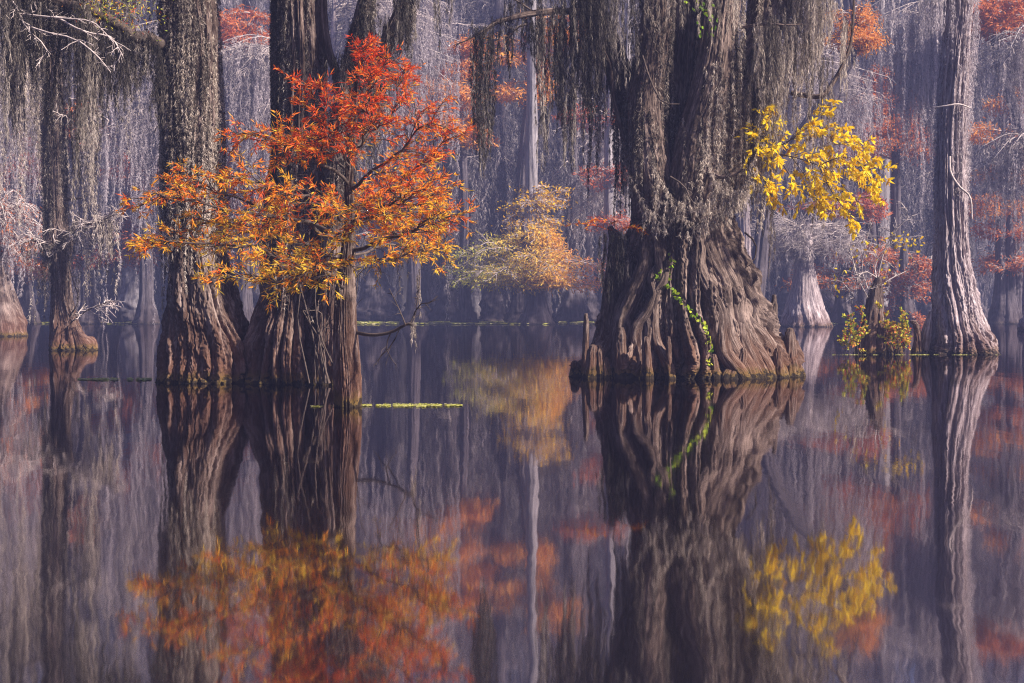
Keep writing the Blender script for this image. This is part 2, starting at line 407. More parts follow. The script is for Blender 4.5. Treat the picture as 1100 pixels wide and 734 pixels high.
def tall_cypress(seed, H_=30, r0=0.42, flare=1.5, mat=None, moss_m=None, nlimb=26, mossy=1.0):
    """returns an Empty at the origin with trunk, branchwork, moss"""
    rng = np.random.default_rng(seed)
    root = thing('tall_cypress', (0, 0, 0), 'tall hazy cypress hung with grey moss in far forest behind the water', 'tree', 'mossy cypresses of the far forest')
    lean = rng.uniform(-0.5, 0.5, 2)
    pts = [(0, 0, -0.3), (0, 0, 0.6), (0, 0, 1.8), (0, 0, 3.5), (lean[0] * .3, lean[1] * .3, 8), (lean[0] * .7, lean[1], 17), (lean[0], lean[1], H_)]
    s = Soup(); c, R = add_trunk(s, pts, [r0 * flare * 1.9, r0 * flare * 1.45, r0 * flare, r0 * 1.12, r0, r0 * 0.8, r0 * 0.3], 48, 70, seed, lobes=8, amp=0.30, amp_top=0.05, fine=0.02, fiber=24)
    s.build('trunk', mat or M_far, root, smooth=True)
    z = np.sort(rng.uniform(4.0, H_ - 1, nlimb)); az = rng.uniform(0, TAU, nlimb)
    L = rng.uniform(1.2, 3.6, nlimb) * (1 - 0.4 * z / H_)
    K = 6; paths = np.zeros((nlimb, K, 3))
    for i in range(nlimb):
        p = np.array([lean[0] * z[i] / H_, lean[1] * z[i] / H_, z[i]]); d = np.array([math.cos(az[i]), math.sin(az[i]), rng.uniform(-.1, .45)])
        for k in range(K):
            paths[i, k] = p; d = unit(d + rng.normal(size=3) * .18 + [0, 0, -.07]); p = p + d * L[i] / (K - 1)
    t1 = sub(paths, 7, 1.5, rng, K=4, flat=.3, droop=.25)
    t2 = sub(t1, 5, 0.55, rng, K=3, flat=.5, droop=.3)
    b = Soup()
    for pp, r_a, r_b in ((paths, .06, .02), (t1, .022, .01), (t2, .012, .006)):
        v, f = tubes(pp, np.linspace(r_a, r_b, pp.shape[1])[None].repeat(len(pp), 0), 3); b.add(v, f)
    b.build('branchwork', M_twig_pale, root)
    ms = Soup()
    n = int(240 * mossy)
    m_ = rng.integers(0, len(t1), n); p, _ = path_eval(t1, m_, rng.random(n))
    v, f, t = moss(p, rng.gamma(3, 0.55, n) + .4, rng.uniform(.05, .14, n), .22, .022, 34, rng, tint=rng.uniform(.2, .9, n), sway=.1, messy=.35); ms.add(v, f, tint=t)
    m_ = rng.integers(0, len(paths), n); p, _ = path_eval(paths, m_, rng.random(n) ** .7)
    v, f, t = moss(p, rng.gamma(3, 0.9, n) + .4, rng.uniform(.06, .16, n), .24, .024, 32, rng, tint=rng.uniform(.1, .8, n), sway=.1, messy=.3); ms.add(v, f, tint=t)
    # ropes down the stem
    n = int(110 * mossy); zz = rng.uniform(5, H_ - 2, n); aa = rng.uniform(0, TAU, n)
    rr = np.interp(zz, c[:, 2], R) + .08
    p = np.stack([lean[0] * zz / H_ + rr * np.cos(aa), lean[1] * zz / H_ + rr * np.sin(aa), zz], 1)
    v, f, t = moss(p, rng.gamma(3, .8, n) + .5, rng.uniform(.06, .14, n), .24, .024, 32, rng, tint=rng.uniform(.1, .8, n), sway=.05, messy=.3); ms.add(v, f, tint=t)
    ms.build('moss', moss_m or M_moss_far, root)
    return root

protos = [tall_cypress(100 + i, H_=27 + 1.3 * i, r0=(.30, .42, .52, .36, .46, .27, .6)[i], flare=(1.5, 1.9, 1.7, 2.1, 1.4, 1.6, 1.8)[i],
                       mat=(M_far, M_far, M_white, M_far, M_far, M_white, M_far)[i], mossy=(1, 1.2, .8, 1.3, 1, 1.2, 1)[i]) for i in range(7)]
rows = [(98, 17, 3.9), (106, 20, 3.7), (116, 22, 3.7), (128, 24, 3.7)]
idx = 0; front = []
for d, n, sp in rows:
    for k in range(n):
        x = (k - (n - 1) / 2) * sp + RNG.uniform(-1.3, 1.3); y = d + RNG.uniform(-3, 3.5); pr = protos[int(RNG.integers(0, 7))]
        if idx < 7: pr = protos[idx]
        if idx < 7:
            pr.location = (x, y, 0); pr.rotation_euler = (0, 0, RNG.uniform(0, TAU)); nw = pr
        else:
            nw = copy_tree(pr, (x, y, 0), RNG.uniform(0, TAU), RNG.uniform(.85, 1.15))
        if d == 98: front.append((550 + x / y * FPX, nw))
        idx += 1
regions = [(-999, 45, 'left of the slim mossy tree'), (45, 178, 'between the slim mossy tree and thick left trunk'), (178, 390, 'behind the two stout left trunks'),
           (390, 630, 'between the orange tree and massive trunk'), (630, 860, 'behind the massive trunk'), (860, 995, 'between the massive trunk and pale right trunk'), (995, 1060, 'behind the pale right trunk'), (1060, 2999, 'right of the pale right trunk')]
for a_, b_, nm in regions:
    g = sorted([q for q in front if a_ <= q[0] < b_], key=lambda q: q[0])
    for k, (px, o) in enumerate(g):
        w_ = 'lone' if len(g) == 1 else ('leftmost', 'second from left', 'third from left', 'fourth from left', 'fifth from left', 'sixth from left', 'seventh from left')[k]
        o['label'] = 'hazy far-shore cypress, ' + w_ + ' ' + nm

def far_wood():
    """the wood behind the last trees one can tell apart: slim stems and moss, one mass"""
    rng = np.random.default_rng(5)
    n = 900
    x = rng.uniform(-75, 75, n); y = rng.uniform(138, 175, n); h = rng.uniform(30, 42, n)
    K = 5; paths = np.zeros((n, K, 3))
    for k in range(K): paths[:, k] = np.stack([x + rng.normal(size=n) * .15 * k, y, -0.2 + h * k / (K - 1)], 1)
    rad = rng.uniform(.18, .5, n)[:, None] * np.array([1.9, .9, .75, .6, .3])[None]
    s = Soup(); v, f = tubes(paths, rad, 6); s.add(v, f, tint=np.repeat(rng.uniform(0, .45, n), K * 6))
    t1 = sub(paths, 14, 4.2, rng, K=4, ang=(60, 95), flat=.3, droop=.2, taper=.3)
    v, f = tubes(t1, np.linspace(.07, .02, 4)[None].repeat(len(t1), 0), 3); s.add(v, f, tint=np.full(len(v), .3))
    q = rng.integers(0, len(t1), 26000); p, _ = path_eval(t1, q, rng.random(26000))
    v, f, t = moss(p, rng.gamma(3, 1.2, 26000) + .6, rng.uniform(.12, .3, 26000), .8, .13, 5, rng, tint=rng.uniform(0, .7, 26000), messy=.2); s.add(v, f, tint=t)
    tag(s.build('far_wood', M_moss_far), 'distant mass of slim mossy trunks closing off the swamp', 'wood', kind='stuff')
far_wood()

def autumn_tree(label, base_px, d, crown, mat, tint, seed, leaf=.26, lw=.07, nl=7000, trunk_r=.3, trunk_m=None, top_h=None, twig_m=None, lean=0):
    """cypress with layered coloured crown; crown = list of (px, py, halfwidth px, halfheight px) masses"""
    if d > 84: d = 84 + (d - 84) * .35
    rng = np.random.default_rng(seed)
    b0 = P(base_px, HOR, d); b0[2] = 0
    root = thing('autumn_cypress', b0, label, 'tree')
    ztop = max(P(0, c_[1] - c_[3], d)[2] for c_ in crown) + 1.0
    if top_h: ztop = max(ztop, top_h)
    cxs = P(np.mean([c_[0] for c_ in crown]), 0, d)[0] if not top_h else b0[0] + lean
    pts = [b0 + [0, 0, -.3], b0 + [0, 0, .5], b0 + [0, 0, 1.6], b0 + [(cxs - b0[0]) * .2, 0, ztop * .4 + .6], [cxs, d, ztop * .75 + .5], [cxs, d, ztop]]
    s = Soup(); c, R = add_trunk(s, pts, [trunk_r * 2.9, trunk_r * 2.1, trunk_r * 1.3, trunk_r, trunk_r * .7, trunk_r * .25], 44, 60, seed, lobes=8, amp=.3, amp_top=.05, fine=.015, fiber=24)
    s.build('trunk', trunk_m or M_far, root, b0, True)
    b = Soup(); lv = Soup(); sc_ = d / FPX
    per = int(max(1, nl // len(crown)) * 1.35)
    for (px, py, hw, hh) in crown:
        cen = P(px, py, d); hw_m, hh_m = hw * sc_, hh * sc_
        nb = 13; K = 6; st = np.zeros((nb, K, 3))
        for i in range(nb):
            zt = cen[2] + rng.uniform(-.75, 1.0) * hh_m
            zst = min(max(zt + rng.uniform(-.6, .2), .6), ztop - .2)
            j = int(np.argmin(abs(c[:, 2] - zst))); p0 = c[j]
            an = rng.uniform(0, TAU); rho = rng.uniform(.7, 1.0)
            p1 = cen + [math.cos(an) * hw_m * rho, math.sin(an) * hw_m * .8 * rho, zt - cen[2]]
            if abs(p1[0] - p0[0]) < .3: p1[0] += .4
            mid = (p0 + p1) / 2 + [0, 0, .12 * np.linalg.norm(p1 - p0)] + rng.normal(size=3) * .2
            st[i] = spline([p0, mid, p1], K)
        t1 = sub(st, 12, hw_m * .42, rng, K=4, flat=.14, droop=.1, t0=.3, taper=.5)
        t2 = sub(t1, 5, hw_m * .16, rng, K=3, flat=.25, droop=.2)
        for pp, r_a, r_b in ((st, .07, .02), (t1, .022, .009), (t2, .012, .006)):
            v, f = tubes(pp, np.linspace(r_a, r_b, pp.shape[1])[None].repeat(len(pp), 0), 3); b.add(v, f)
        q = rng.integers(0, len(t2), per); p, T = path_eval(t2, q, rng.random(per))
        dd = unit(T + rng.normal(size=(per, 3)) * .8); p = p + rng.normal(size=(per, 3)) * [.22, .22, .10]
        tt = tint(p) if callable(tint) else np.full(per, tint)
        v, f, t = leaves(p, dd, leaf * 1.1 * rng.uniform(.5, 1.3, per), lw * 1.05, rng, tt + rng.normal(size=per) * .08, droop=.15); lv.add(v, f, tint=t)
    b.build('branchwork', twig_m or M_twig_pale, root, b0)
    lv.build('crown', mat, root, b0)
    return root, b0, st

autumn_tree('low golden and salmon cypress spreading wide over flared roots at the far shore', 577, 93, [(570, 290, 84, 7), (556, 274, 62, 6), (600, 302, 52, 5), (565, 260, 34, 6), (530, 300, 46, 4)], M_olive,
            lambda p: np.clip(.40 - (p[:, 0] - 2.4) * .11, 0, 1) , 301, nl=9500, leaf=.24, lw=.06, trunk_r=.42)
autumn_tree('slim bare white trunk with a spray of golden leaves, behind the low golden cypress', 571, 97, [(556, 222, 44, 9), (588, 212, 24, 14), (566, 242, 40, 4)], M_yellow, .1, 302, nl=1100, leaf=.22, lw=.08, trunk_r=.33, trunk_m=M_white, top_h=24)
autumn_tree('tall orange and rust cypress in haze between fiery young tree and dark moss curtain', 500, 101, [(486, 110, 44, 9), (474, 130, 42, 8), (500, 78, 26, 10), (505, 148, 32, 8), (500, 52, 20, 7)], M_rust, .62, 303, nl=6500)
autumn_tree('amber cypress showing behind moss curtains left of the massive trunk', 556, 103, [(552, 60, 30, 26), (560, 100, 30, 12), (600, 40, 26, 20)], M_rust, .8, 304, nl=4500)
autumn_tree('rust red cypress high in haze left of the thick grey trunk', 158, 95, [(150, 185, 36, 16), (135, 190, 30, 7), (165, 210, 26, 8)], M_rust, .1, 305, nl=4500)
autumn_tree('dim red cypress low behind the slim mossy tree', 120, 99, [(120, 280, 44, 6), (160, 262, 34, 8), (110, 245, 22, 6)], M_rust, .05, 306, nl=3600)
autumn_tree('pinkish red cypress high behind the two thick left trunks', 228, 86, [(268, 32, 34, 16), (258, 52, 40, 8)], M_rust, .25, 307, nl=4200, top_h=20)
autumn_tree('burnt orange cypress at top right of the massive mossy trunk', 812, 68, [(908, 30, 22, 22), (918, 48, 26, 7)], M_rust, .7, 308, nl=2600, leaf=.2, lw=.05)
autumn_tree('broad rust cypress in layers left of the pale right trunk', 962, 95, [(965, 88, 34, 8), (950, 158, 60, 9), (958, 140, 34, 8), (975, 112, 34, 9)], M_rust, .38, 309, nl=7500)
autumn_tree('small crimson cypress low behind the yellow leaves', 928, 92, [(925, 222, 26, 9), (868, 226, 30, 5), (915, 170, 26, 6)], M_rust, .0, 310, nl=3600)
autumn_tree('coral red cypress in the top right corner', 1125, 78, [(1080, 14, 42, 16), (1062, 32, 36, 6)], M_rust, .3, 311, nl=5200)
autumn_tree('thin orange cypress at the right edge above pale twigs', 1092, 100, [(1085, 116, 24, 5), (1098, 105, 26, 6), (1075, 190, 30, 6)], M_rust, .72, 312, nl=2600)
autumn_tree('brown-red bushy cypress low between twiggy stump and pale right trunk', 972, 82, [(968, 312, 30, 14), (960, 345, 24, 5), (985, 290, 20, 8)], M_rust, .25, 313, nl=2600, leaf=.2)
autumn_tree('dull red cypress in haze at the left edge', 18, 92, [(14, 195, 40, 10), (40, 180, 26, 9), (5, 150, 26, 9)], M_rust, .05, 314, nl=4200)
autumn_tree('faint rose cypress between the massive trunk and white trunk', 655, 100, [(648, 190, 26, 6), (628, 128, 30, 5), (660, 242, 26, 4)], M_rust, .1, 315, nl=2200, top_h=22, trunk_m=M_white)

# fainter autumn cypresses deeper in the haze
for i_, (lb_, bp_, cr_) in enumerate((
        ('faint rust cypress layered behind the upper part of the slim mossy tree', 95, [(95, 150, 50, 9), (60, 120, 40, 8)]),
        ('faint orange cypress high in haze just right of orange tree top', 445, [(450, 95, 44, 8), (430, 125, 50, 7)]),
        ('soft pink cypress layered between the two stout left trunks', 262, [(262, 175, 40, 8), (265, 215, 36, 7)]),
        ('faint copper cypress right of the pale right trunk at mid height', 1075, [(1085, 150, 50, 8), (1070, 225, 40, 8)]),
        ('soft red-brown cypress right of the pale right trunk near the water', 1085, [(1090, 285, 40, 8), (1080, 250, 36, 6)]),
        ('dusky rose cypress behind and above the yellow leaves', 940, [(930, 115, 60, 8), (900, 140, 50, 7)]),
        ('faint russet cypress low between the massive trunk and squat pale cypress', 905, [(905, 300, 60, 8), (930, 275, 40, 6)]),
        ('faded orange cypress low in haze at the left edge', 28, [(25, 290, 46, 6), (10, 265, 40, 6)]))):
    autumn_tree(lb_, bp_, 96, cr_, M_rust, (.3, .7, .3, .6, .3, .25, .3, .5)[i_], 330 + i_, nl=3000)

def pale_twig_tree(label, base_px, d, crown, seed, r=.3, base_r=None, trunk_top=None, mat=None, hang=.6, nmoss=260, red=0, nb=20, droop=.55, name='twiggy_cypress', root_pts=None):
    """bare twiggy flat-topped cypress with short pale moss; crown = masses as above"""
    rng = np.random.default_rng(seed)
    b0 = P(base_px, HOR, d); b0[2] = 0; sc_ = d / FPX
    root = thing(name, b0, label, 'tree')
    ztop = max(P(0, c_[1] - c_[3], d)[2] for c_ in crown)
    if trunk_top: ztop = trunk_top
    br = base_r or r * 2.4
    pts = [b0 + [0, 0, -.3], b0 + [0, 0, .45], b0 + [0, 0, 1.3], b0 + [0, 0, ztop * .55], b0 + [.1, 0, ztop * .8], b0 + [.2, 0, ztop]]
    s = Soup(); c, R = add_trunk(s, pts, [br, br * .85, br * .62, r, r * .7, r * .3], 90, 110, seed, lobes=9, amp=.28, amp_top=.06, fine=.02, fiber=44)
    s.build('trunk', mat or M_pale, root, b0, True)
    b = Soup(); ms = Soup(); lv = Soup()
    for (px, py, hw, hh) in crown:
        cen = P(px, py, d); hw_m, hh_m = hw * sc_, hh * sc_; K = 7; st = np.zeros((nb, K, 3))
        for i in range(nb):
            an = rng.uniform(0, TAU); zt = cen[2] + rng.uniform(-1, .5) * hh_m
            p0 = c[int(np.argmin(abs(c[:, 2] - min(zt + rng.uniform(-.3, .5) * hh_m, ztop - .1))))]
            p1 = cen + [math.cos(an) * hw_m * rng.uniform(.5, 1), math.sin(an) * min(hw_m, 3) * .8, zt - cen[2]]
            mid = (p0 + p1) / 2 + [0, 0, hh_m * rng.uniform(.3, 1.1)]
            st[i] = spline([p0, mid, p1], K)
        t1 = sub(st, 11, hw_m * .45, rng, K=5, flat=.4, droop=droop, t0=.2)
        t2 = sub(t1, 6, hw_m * .2, rng, K=4, flat=.6, droop=droop * 1.4)
        k = d / 80
        for pp, r_a, r_b in ((st, .05, .018), (t1, .02 * k, .009 * k), (t2, .011 * k, .006 * k)):
            v, f = tubes(pp, np.linspace(r_a, r_b, pp.shape[1])[None].repeat(len(pp), 0), 3); b.add(v, f)
        q = rng.integers(0, len(t1), nmoss); p, _ = path_eval(t1, q, rng.random(nmoss))
        v, f, t = moss(p, rng.gamma(2.5, hang * .4, nmoss) + .15, rng.uniform(.03, .08, nmoss) * k, .14 * k, .016 * k, 55 / k, rng, tint=rng.uniform(.5, 1.05, nmoss), sway=.05, messy=.5); ms.add(v, f, tint=t)
        if red:
            q = rng.integers(0, len(t2), red); p, T = path_eval(t2, q, rng.random(red))
            v, f, t = leaves(p, unit(T + rng.normal(size=(red, 3)) * .6), .2 * k, .05 * k, rng, np.full(red, .2)); lv.add(v, f, tint=t)
    b.build('branchwork', M_twig_pale, root, b0); ms.build('moss', M_moss_far, root, b0)
    if red: lv.build('crown', M_rust, root, b0)
    return root

pale_twig_tree('squat pale cypress with broad skirted base and flat ash-grey crown, beyond yellow leaves', 864, WD(351), [(864, 252, 88, 12), (880, 268, 60, 7)], 401, r=.5, base_r=1.4, nmoss=200, hang=.35, droop=.12)
pale_twig_tree('flared purple-brown buttress with frosty red twigs at the left edge', -8, WD(361), [(25, 235, 48, 26), (0, 270, 40, 18)], 402, r=.28, base_r=1.25, mat=M_left, nmoss=200, red=900, trunk_top=6.2)
pale_twig_tree('frosted twiggy cypress with hanging moss between the two thick left trunks', 306, 80, [(262, 88, 44, 26), (275, 130, 40, 20), (262, 60, 50, 14)], 403, r=.22, nmoss=420, hang=2.2, trunk_top=16)
pale_twig_tree('pale moss-draped cypress arching out behind the yellow leaves', 800, 74, [(905, 92, 56, 18), (880, 60, 46, 16)], 404, r=.25, nmoss=620, hang=2.2, trunk_top=13)
pale_twig_tree('ashen twiggy cypress at the right edge beside the pale trunk', 1112, 66, [(1082, 165, 50, 20), (1090, 60, 50, 24)], 405, r=.3, nmoss=420, hang=1.6, trunk_top=13)
pale_twig_tree('pale lilac cypress with long moss at the top centre', 356, 84, [(452, 58, 50, 34), (440, 10, 60, 24)], 406, r=.22, nmoss=620, hang=2.6, trunk_top=19)
pale_twig_tree('grey twiggy cypress hung with long moss at the upper left edge', -70, 72, [(20, 110, 60, 30), (10, 50, 60, 34)], 407, r=.28, nmoss=620, hang=2.4, trunk_top=15)
pale_twig_tree('moss-bearded cypress at the top right between two trunks', 1028, 80, [(958, 22, 52, 26), (975, 60, 30, 14)], 408, r=.25, nmoss=620, hang=2.6, trunk_top=18)
pale_twig_tree('soft grey mossy cypress behind the slim left tree', 214, 76, [(140, 60, 56, 34), (120, 130, 46, 26)], 409, r=.25, nmoss=620, hang=2.6, trunk_top=15)
pale_twig_tree('small bare grey cypress in haze left of the massive trunk', 672, 92, [(640, 215, 36, 34), (650, 150, 34, 24)], 410, r=.28, nmoss=200, hang=1.4, trunk_top=20, mat=M_white)

# ------------------------------------------------------------------ near trees
def ppm(d): return FPX / d
def stem(px_pts, d, dz=0):
    """(px, py, radius px) -> points, radii at distance d; the first row sits at the waterline"""
    pts = [P(p[0], p[1], d + (p[3] if len(p) > 3 else 0)) for p in px_pts]
    rad = [p[2] / ppm(d) for p in px_pts]
    pts = [pts[0] + [0, 0, -.35 - pts[0][2]]] + [pts[0] - [0, 0, pts[0][2]]] + pts[1:]
    return pts, [rad[0] * 1.05] + rad

def surf_moss(c, R, zlo, zhi, n, rng, length, env, hl, hw, per, tint, side=None, out=.03, sway=.02, messy=.5, floor=None):
    zz = rng.uniform(zlo, zhi, n); j = np.searchsorted(c[:, 2], zz).clip(0, len(c) - 1)
    an = rng.uniform(0, TAU, n) if side is None else rng.normal(side[0], side[1], n)
    rr = R[j] * 1.04 + out
    p = c[j] + np.stack([rr * np.cos(an), rr * np.sin(an), 0 * rr], 1); p[:, 2] = zz
    ln = length(n)
    if floor is not None: ln = np.minimum(ln, np.maximum(p[:, 2] - floor + rng.normal(size=n) * .42, .1))
    return moss(p, ln, env(n), hl, hw, per, rng, tint=tint(n), sway=sway, messy=messy)

def curtain(px0, px1, py_top, py_bot, d, n, rng, dark=.3, spread=.25, env=.026, hl=.10, hw=.0065, per=190, ragged=.35, sway=.03):
    x = rng.uniform(px0, px1, n); xc = (px0 + px1) / 2; wd = max((px1 - px0) / 2, 1)
    ln = (py_bot - py_top) / ppm(d) * (1 - ragged * rng.random(n) ** .8) * (1 - .35 * (abs(x - xc) / wd) ** 2)
    roots = np.stack([(x - 550) * d / FPX, np.full(n, d) + rng.normal(size=n) * spread, EYE + (HOR - py_top) * d / FPX + rng.uniform(-.08, .08, n)], 1)
    return moss(roots, ln, rng.uniform(.6, 1.4, n) * env, hl, hw, per, rng, tint=rng.normal(dark, .16, n), sway=sway, messy=.22)

# ---- thick left trunk
def left_trunk():
    rng = np.random.default_rng(21); d = WD(410)
    b0 = P(223, 410, d); b0[2] = 0
    root = thing('cypress', b0, 'thick moss-roped grey cypress, leftmost of the two stout trunks behind the orange tree', 'tree')
    pts, rad = stem([(224, 410, 50), (221, 375, 45), (217, 335, 39), (212, 290, 33), (208, 240, 30), (208, 170, 31), (206, 90, 31), (204, 0, 29), (203, -90, 27), (202, -260, 22), (203, -450, 14)], d)
    s = Soup(); c, R = add_trunk(s, pts, rad, 420, 520, 31, lobes=14, amp=.25, amp_top=.24, fine=.036, fiber=110, irr=.45)
    s.build('trunk', M_left, root, b0, True)
    b = Soup()
    limb = px_limb([(196, 52, d), (175, 50, d - .3), (158, 41, d - .5), (140, 38, d - .7), (112, 16, d - .9), (70, 4, d - 1.1), (20, -8, d - 1.2), (-40, -12, d - 1.3)], 60)
    pos, fc, fb, cr, lc, lR = trunk_grid(limb[::6], np.linspace(.13, .06, 10), 20, 70, 35, lobes=5, amp=.12, amp_top=.1, fine=.02, fiber=14)
    b.add(pos, fc, fib=fb, crease=cr)
    limb2 = px_limb([(190, -60, d), (140, -40, d - .6), (90, -22, d - .9), (40, -20, d - 1), (-10, -30, d - 1)], 40)
    pos, fc, fb, cr, _, _ = trunk_grid(limb2[::5], np.linspace(.12, .05, 8), 18, 50, 36, lobes=5, amp=.12, amp_top=.1, fine=.02, fiber=14)
    b.add(pos, fc, fib=fb, crease=cr)
    b.build('limb', M_twig, root, b0, True)
    # pale bare twigs sweeping in front
    tw = Soup()
    sp = [px_limb(q, 10) for q in ([(0, 12, d - 1), (30, 16, d - 1.4), (70, 20, d - 1.6), (100, 24, d - 1.7), (122, 46, d - 1.8)], [(10, 14, d - 1), (40, 32, d - 1.5), (80, 42, d - 1.7), (104, 60, d - 1.8), (119, 78, d - 1.8)],
          [(5, -10, d - 1), (18, 8, d - 1.3), (28, 30, d - 1.4), (50, 52, d - 1.5), (42, 68, d - 1.5)], [(60, 18, d - 1.5), (90, 34, d - 1.7), (118, 40, d - 1.7), (132, 60, d - 1.8)])]
    sp = np.array(sp); s1 = sub(sp, 9, .35, rng, K=4, flat=.5, droop=.2); s2 = sub(s1, 4, .16, rng, K=3, flat=.6)
    for pp, ra, rb in ((sp, .016, .007), (s1, .007, .004), (s2, .004, .003)):
        v, f = tubes(pp, np.linspace(ra, rb, pp.shape[1])[None].repeat(len(pp), 0), 4); tw.add(v, f)
    tw.build('bare_twig', M_twig_pale, root, b0)
    ms = Soup()
    z0, z1 = P(0, 240, d)[2], P(0, -60, d)[2]
    for n, tn_ in ((130, .3), (190, .85)):  # dark moss left, pale moss right: the trunk's lit side painted by tint
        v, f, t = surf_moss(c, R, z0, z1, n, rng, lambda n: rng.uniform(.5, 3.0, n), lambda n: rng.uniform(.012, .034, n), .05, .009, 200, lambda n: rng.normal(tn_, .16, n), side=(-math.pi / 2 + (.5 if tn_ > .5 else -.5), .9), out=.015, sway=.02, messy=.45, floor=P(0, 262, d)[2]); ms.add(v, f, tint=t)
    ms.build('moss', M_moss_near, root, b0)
    md = Soup()
    for lp_ in (limb, limb2):
        q = rng.integers(0, len(lp_), 260); v, f, t = moss(lp_[q] + rng.normal(size=(260, 3)) * .07 + [0, 0, .08], rng.gamma(2, .25, 260) + .1, .025, .07, .007, 170, rng, tint=rng.normal(.35, .2, 260), messy=.5); md.add(v, f, tint=t)
    for a_ in ((100, 124, 24, 128, d - .9, 26, .45), (118, 146, 34, 122, d - .7, 24, .3), (92, 104, 18, 150, d - 1, 12, .5), (168, 184, 50, 140, d - .3, 16, .5), (150, 160, 44, 80, d - .5, 8, .4), (20, 50, 0, 110, d - 1.2, 26, .5), (76, 100, 8, 190, d - 1.1, 12, .75), (0, 22, -5, 160, d - 1.2, 26, .7), (82, 100, -20, 250, d - 1.1, 10, .8), (44, 66, -10, 150, d - 1.0, 12, .25)):
        v, f, t = curtain(*a_[:6], rng, dark=a_[6]); md.add(v, f, tint=t)
    md.build('moss', M_moss_dark_backlit, root, b0)
    lf = Soup()
    n = 500; p = P(122, 12, d - 1) + rng.normal(size=(n, 3)) * [.33, .25, .15]
    v, f, t = leaves(p, rng.normal(size=(n, 3)), rng.uniform(.04, .09, n), .014, rng, rng.uniform(0, 1, n)); lf.add(v, f, tint=t)
    lf.build('leaf_tuft', M_mixed, root, b0)
left_trunk()

# ---- second stout trunk and its forked neighbour
def second_trunk():
    rng = np.random.default_rng(22); d = WD(411)
    b0 = P(308, 411, d); b0[2] = 0
    root = thing('cypress', b0, 'stout striped cypress trunk directly behind the fiery orange tree', 'tree')
    pts, rad = stem([(304, 411, 40), (307, 370, 37), (312, 330, 34), (317, 290, 34), (321, 240, 32), (324, 170, 29), (325, 90, 28), (323, 0, 27), (321, -90, 25), (318, -260, 20), (316, -450, 12)], d)
    s = Soup(); c, R = add_trunk(s, pts, rad, 420, 520, 41, lobes=12, amp=.36, amp_top=.22, fine=.030, fiber=100, irr=.7)
    s.build('trunk', M_left, root, b0, True)
    ms = Soup()
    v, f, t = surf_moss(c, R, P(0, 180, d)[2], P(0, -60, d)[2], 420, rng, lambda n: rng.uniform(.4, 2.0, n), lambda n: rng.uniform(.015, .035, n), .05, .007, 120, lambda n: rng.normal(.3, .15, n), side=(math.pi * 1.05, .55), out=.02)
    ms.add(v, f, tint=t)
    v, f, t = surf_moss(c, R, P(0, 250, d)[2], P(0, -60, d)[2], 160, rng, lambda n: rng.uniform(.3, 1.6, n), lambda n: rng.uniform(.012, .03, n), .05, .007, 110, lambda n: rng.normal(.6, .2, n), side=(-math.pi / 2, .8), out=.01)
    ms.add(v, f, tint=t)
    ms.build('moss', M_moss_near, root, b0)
    # forked neighbour
    d2 = WD(413); q0 = P(350, 413, d2); q0[2] = 0
    r2 = thing('cypress', q0, 'narrow dark forked cypress wrapped in moss, leaning right behind the orange tree', 'tree')
    s = Soup()
    pts, rad = stem([(348, 413, 17), (350, 370, 14), (354, 320, 12), (358, 260, 12), (362, 190, 12), (366, 130, 11), (374, 70, 8), (386, 20, 7), (396, -30, 6), (402, -120, 5)], d2)
    c, R = add_trunk(s, pts, rad, 160, 360, 43, lobes=6, amp=.22, amp_top=.12, fine=.018, fiber=50)
    lp = px_limb([(367, 128, d2), (388, 108, d2), (402, 70, d2), (420, 34, d2), (432, 0, d2), (440, -80, d2)], 12)
    c2, R2 = add_trunk(s, lp, np.linspace(.13, .07, 12), 70, 160, 44, lobes=5, amp=.12, amp_top=.1, fine=.015, fiber=24)
    lp = px_limb([(366, 140, d2), (364, 90, d2 + .2), (350, 40, d2 + .3), (345, -60, d2 + .3)], 8)
    c3, R3 = add_trunk(s, lp, np.linspace(.08, .05, 8), 40, 100, 45, lobes=5, amp=.12, amp_top=.1, fine=.012, fiber=16)
    s.build('trunk', M_left, r2, q0, True)
    ms = Soup()
    for cc, RR, n, sd in ((c, R, 360, None), (c2, R2, 260, None)):
        v, f, t = surf_moss(cc, RR, max(cc[0, 2], P(0, 210, d2)[2]), cc[-1, 2], n, rng, lambda n: rng.uniform(.3, 1.3, n), lambda n: rng.uniform(.015, .04, n), .055, .007, 120, lambda n: rng.normal(.45, .2, n), out=.02); ms.add(v, f, tint=t)
    for a_ in ((386, 402, -20, 70, d2, 16, .4), (410, 424, 20, 66, d2, 14, .4), (420, 446, -10, 60, d2, 22, .5), (466, 470, -40, 50, d2, 4, .5), (440, 452, -40, 24, d2, 9, .3), (480, 486, -40, 28, d2, 4, .5), (355, 368, 60, 140, d2, 8, .4)):
        v, f, t = curtain(*a_[:6], rng, dark=a_[6]); ms.add(v, f, tint=t)
    ms.build('moss', M_moss_dark_backlit, r2, q0)
    # tangle of bare stems at the foot
    tg = Soup(); K = 10; paths = []
    for i in range(16):
        x0 = rng.uniform(330, 372); x1 = x0 + rng.uniform(-30, 22); y1 = rng.uniform(260, 360)
        paths.append(px_limb([(x0, 412, d2 - rng.uniform(.1, .5)), ((x0 + x1) / 2 + rng.uniform(-14, 14), (412 + y1) / 2, d2 - rng.uniform(.2, .5)), (x1, y1, d2 - .3), (x1 + rng.uniform(-22, 22), y1 - rng.uniform(-16, 20), d2 - .4)], K))
    paths = np.array(paths); v, f = tubes(paths, np.linspace(.016, .004, K)[None].repeat(len(paths), 0) * rng.uniform(.5, 1.6, (len(paths), 1)), 5); tg.add(v, f)
    tg.build('bare_stem', M_twig, r2, q0)
second_trunk()

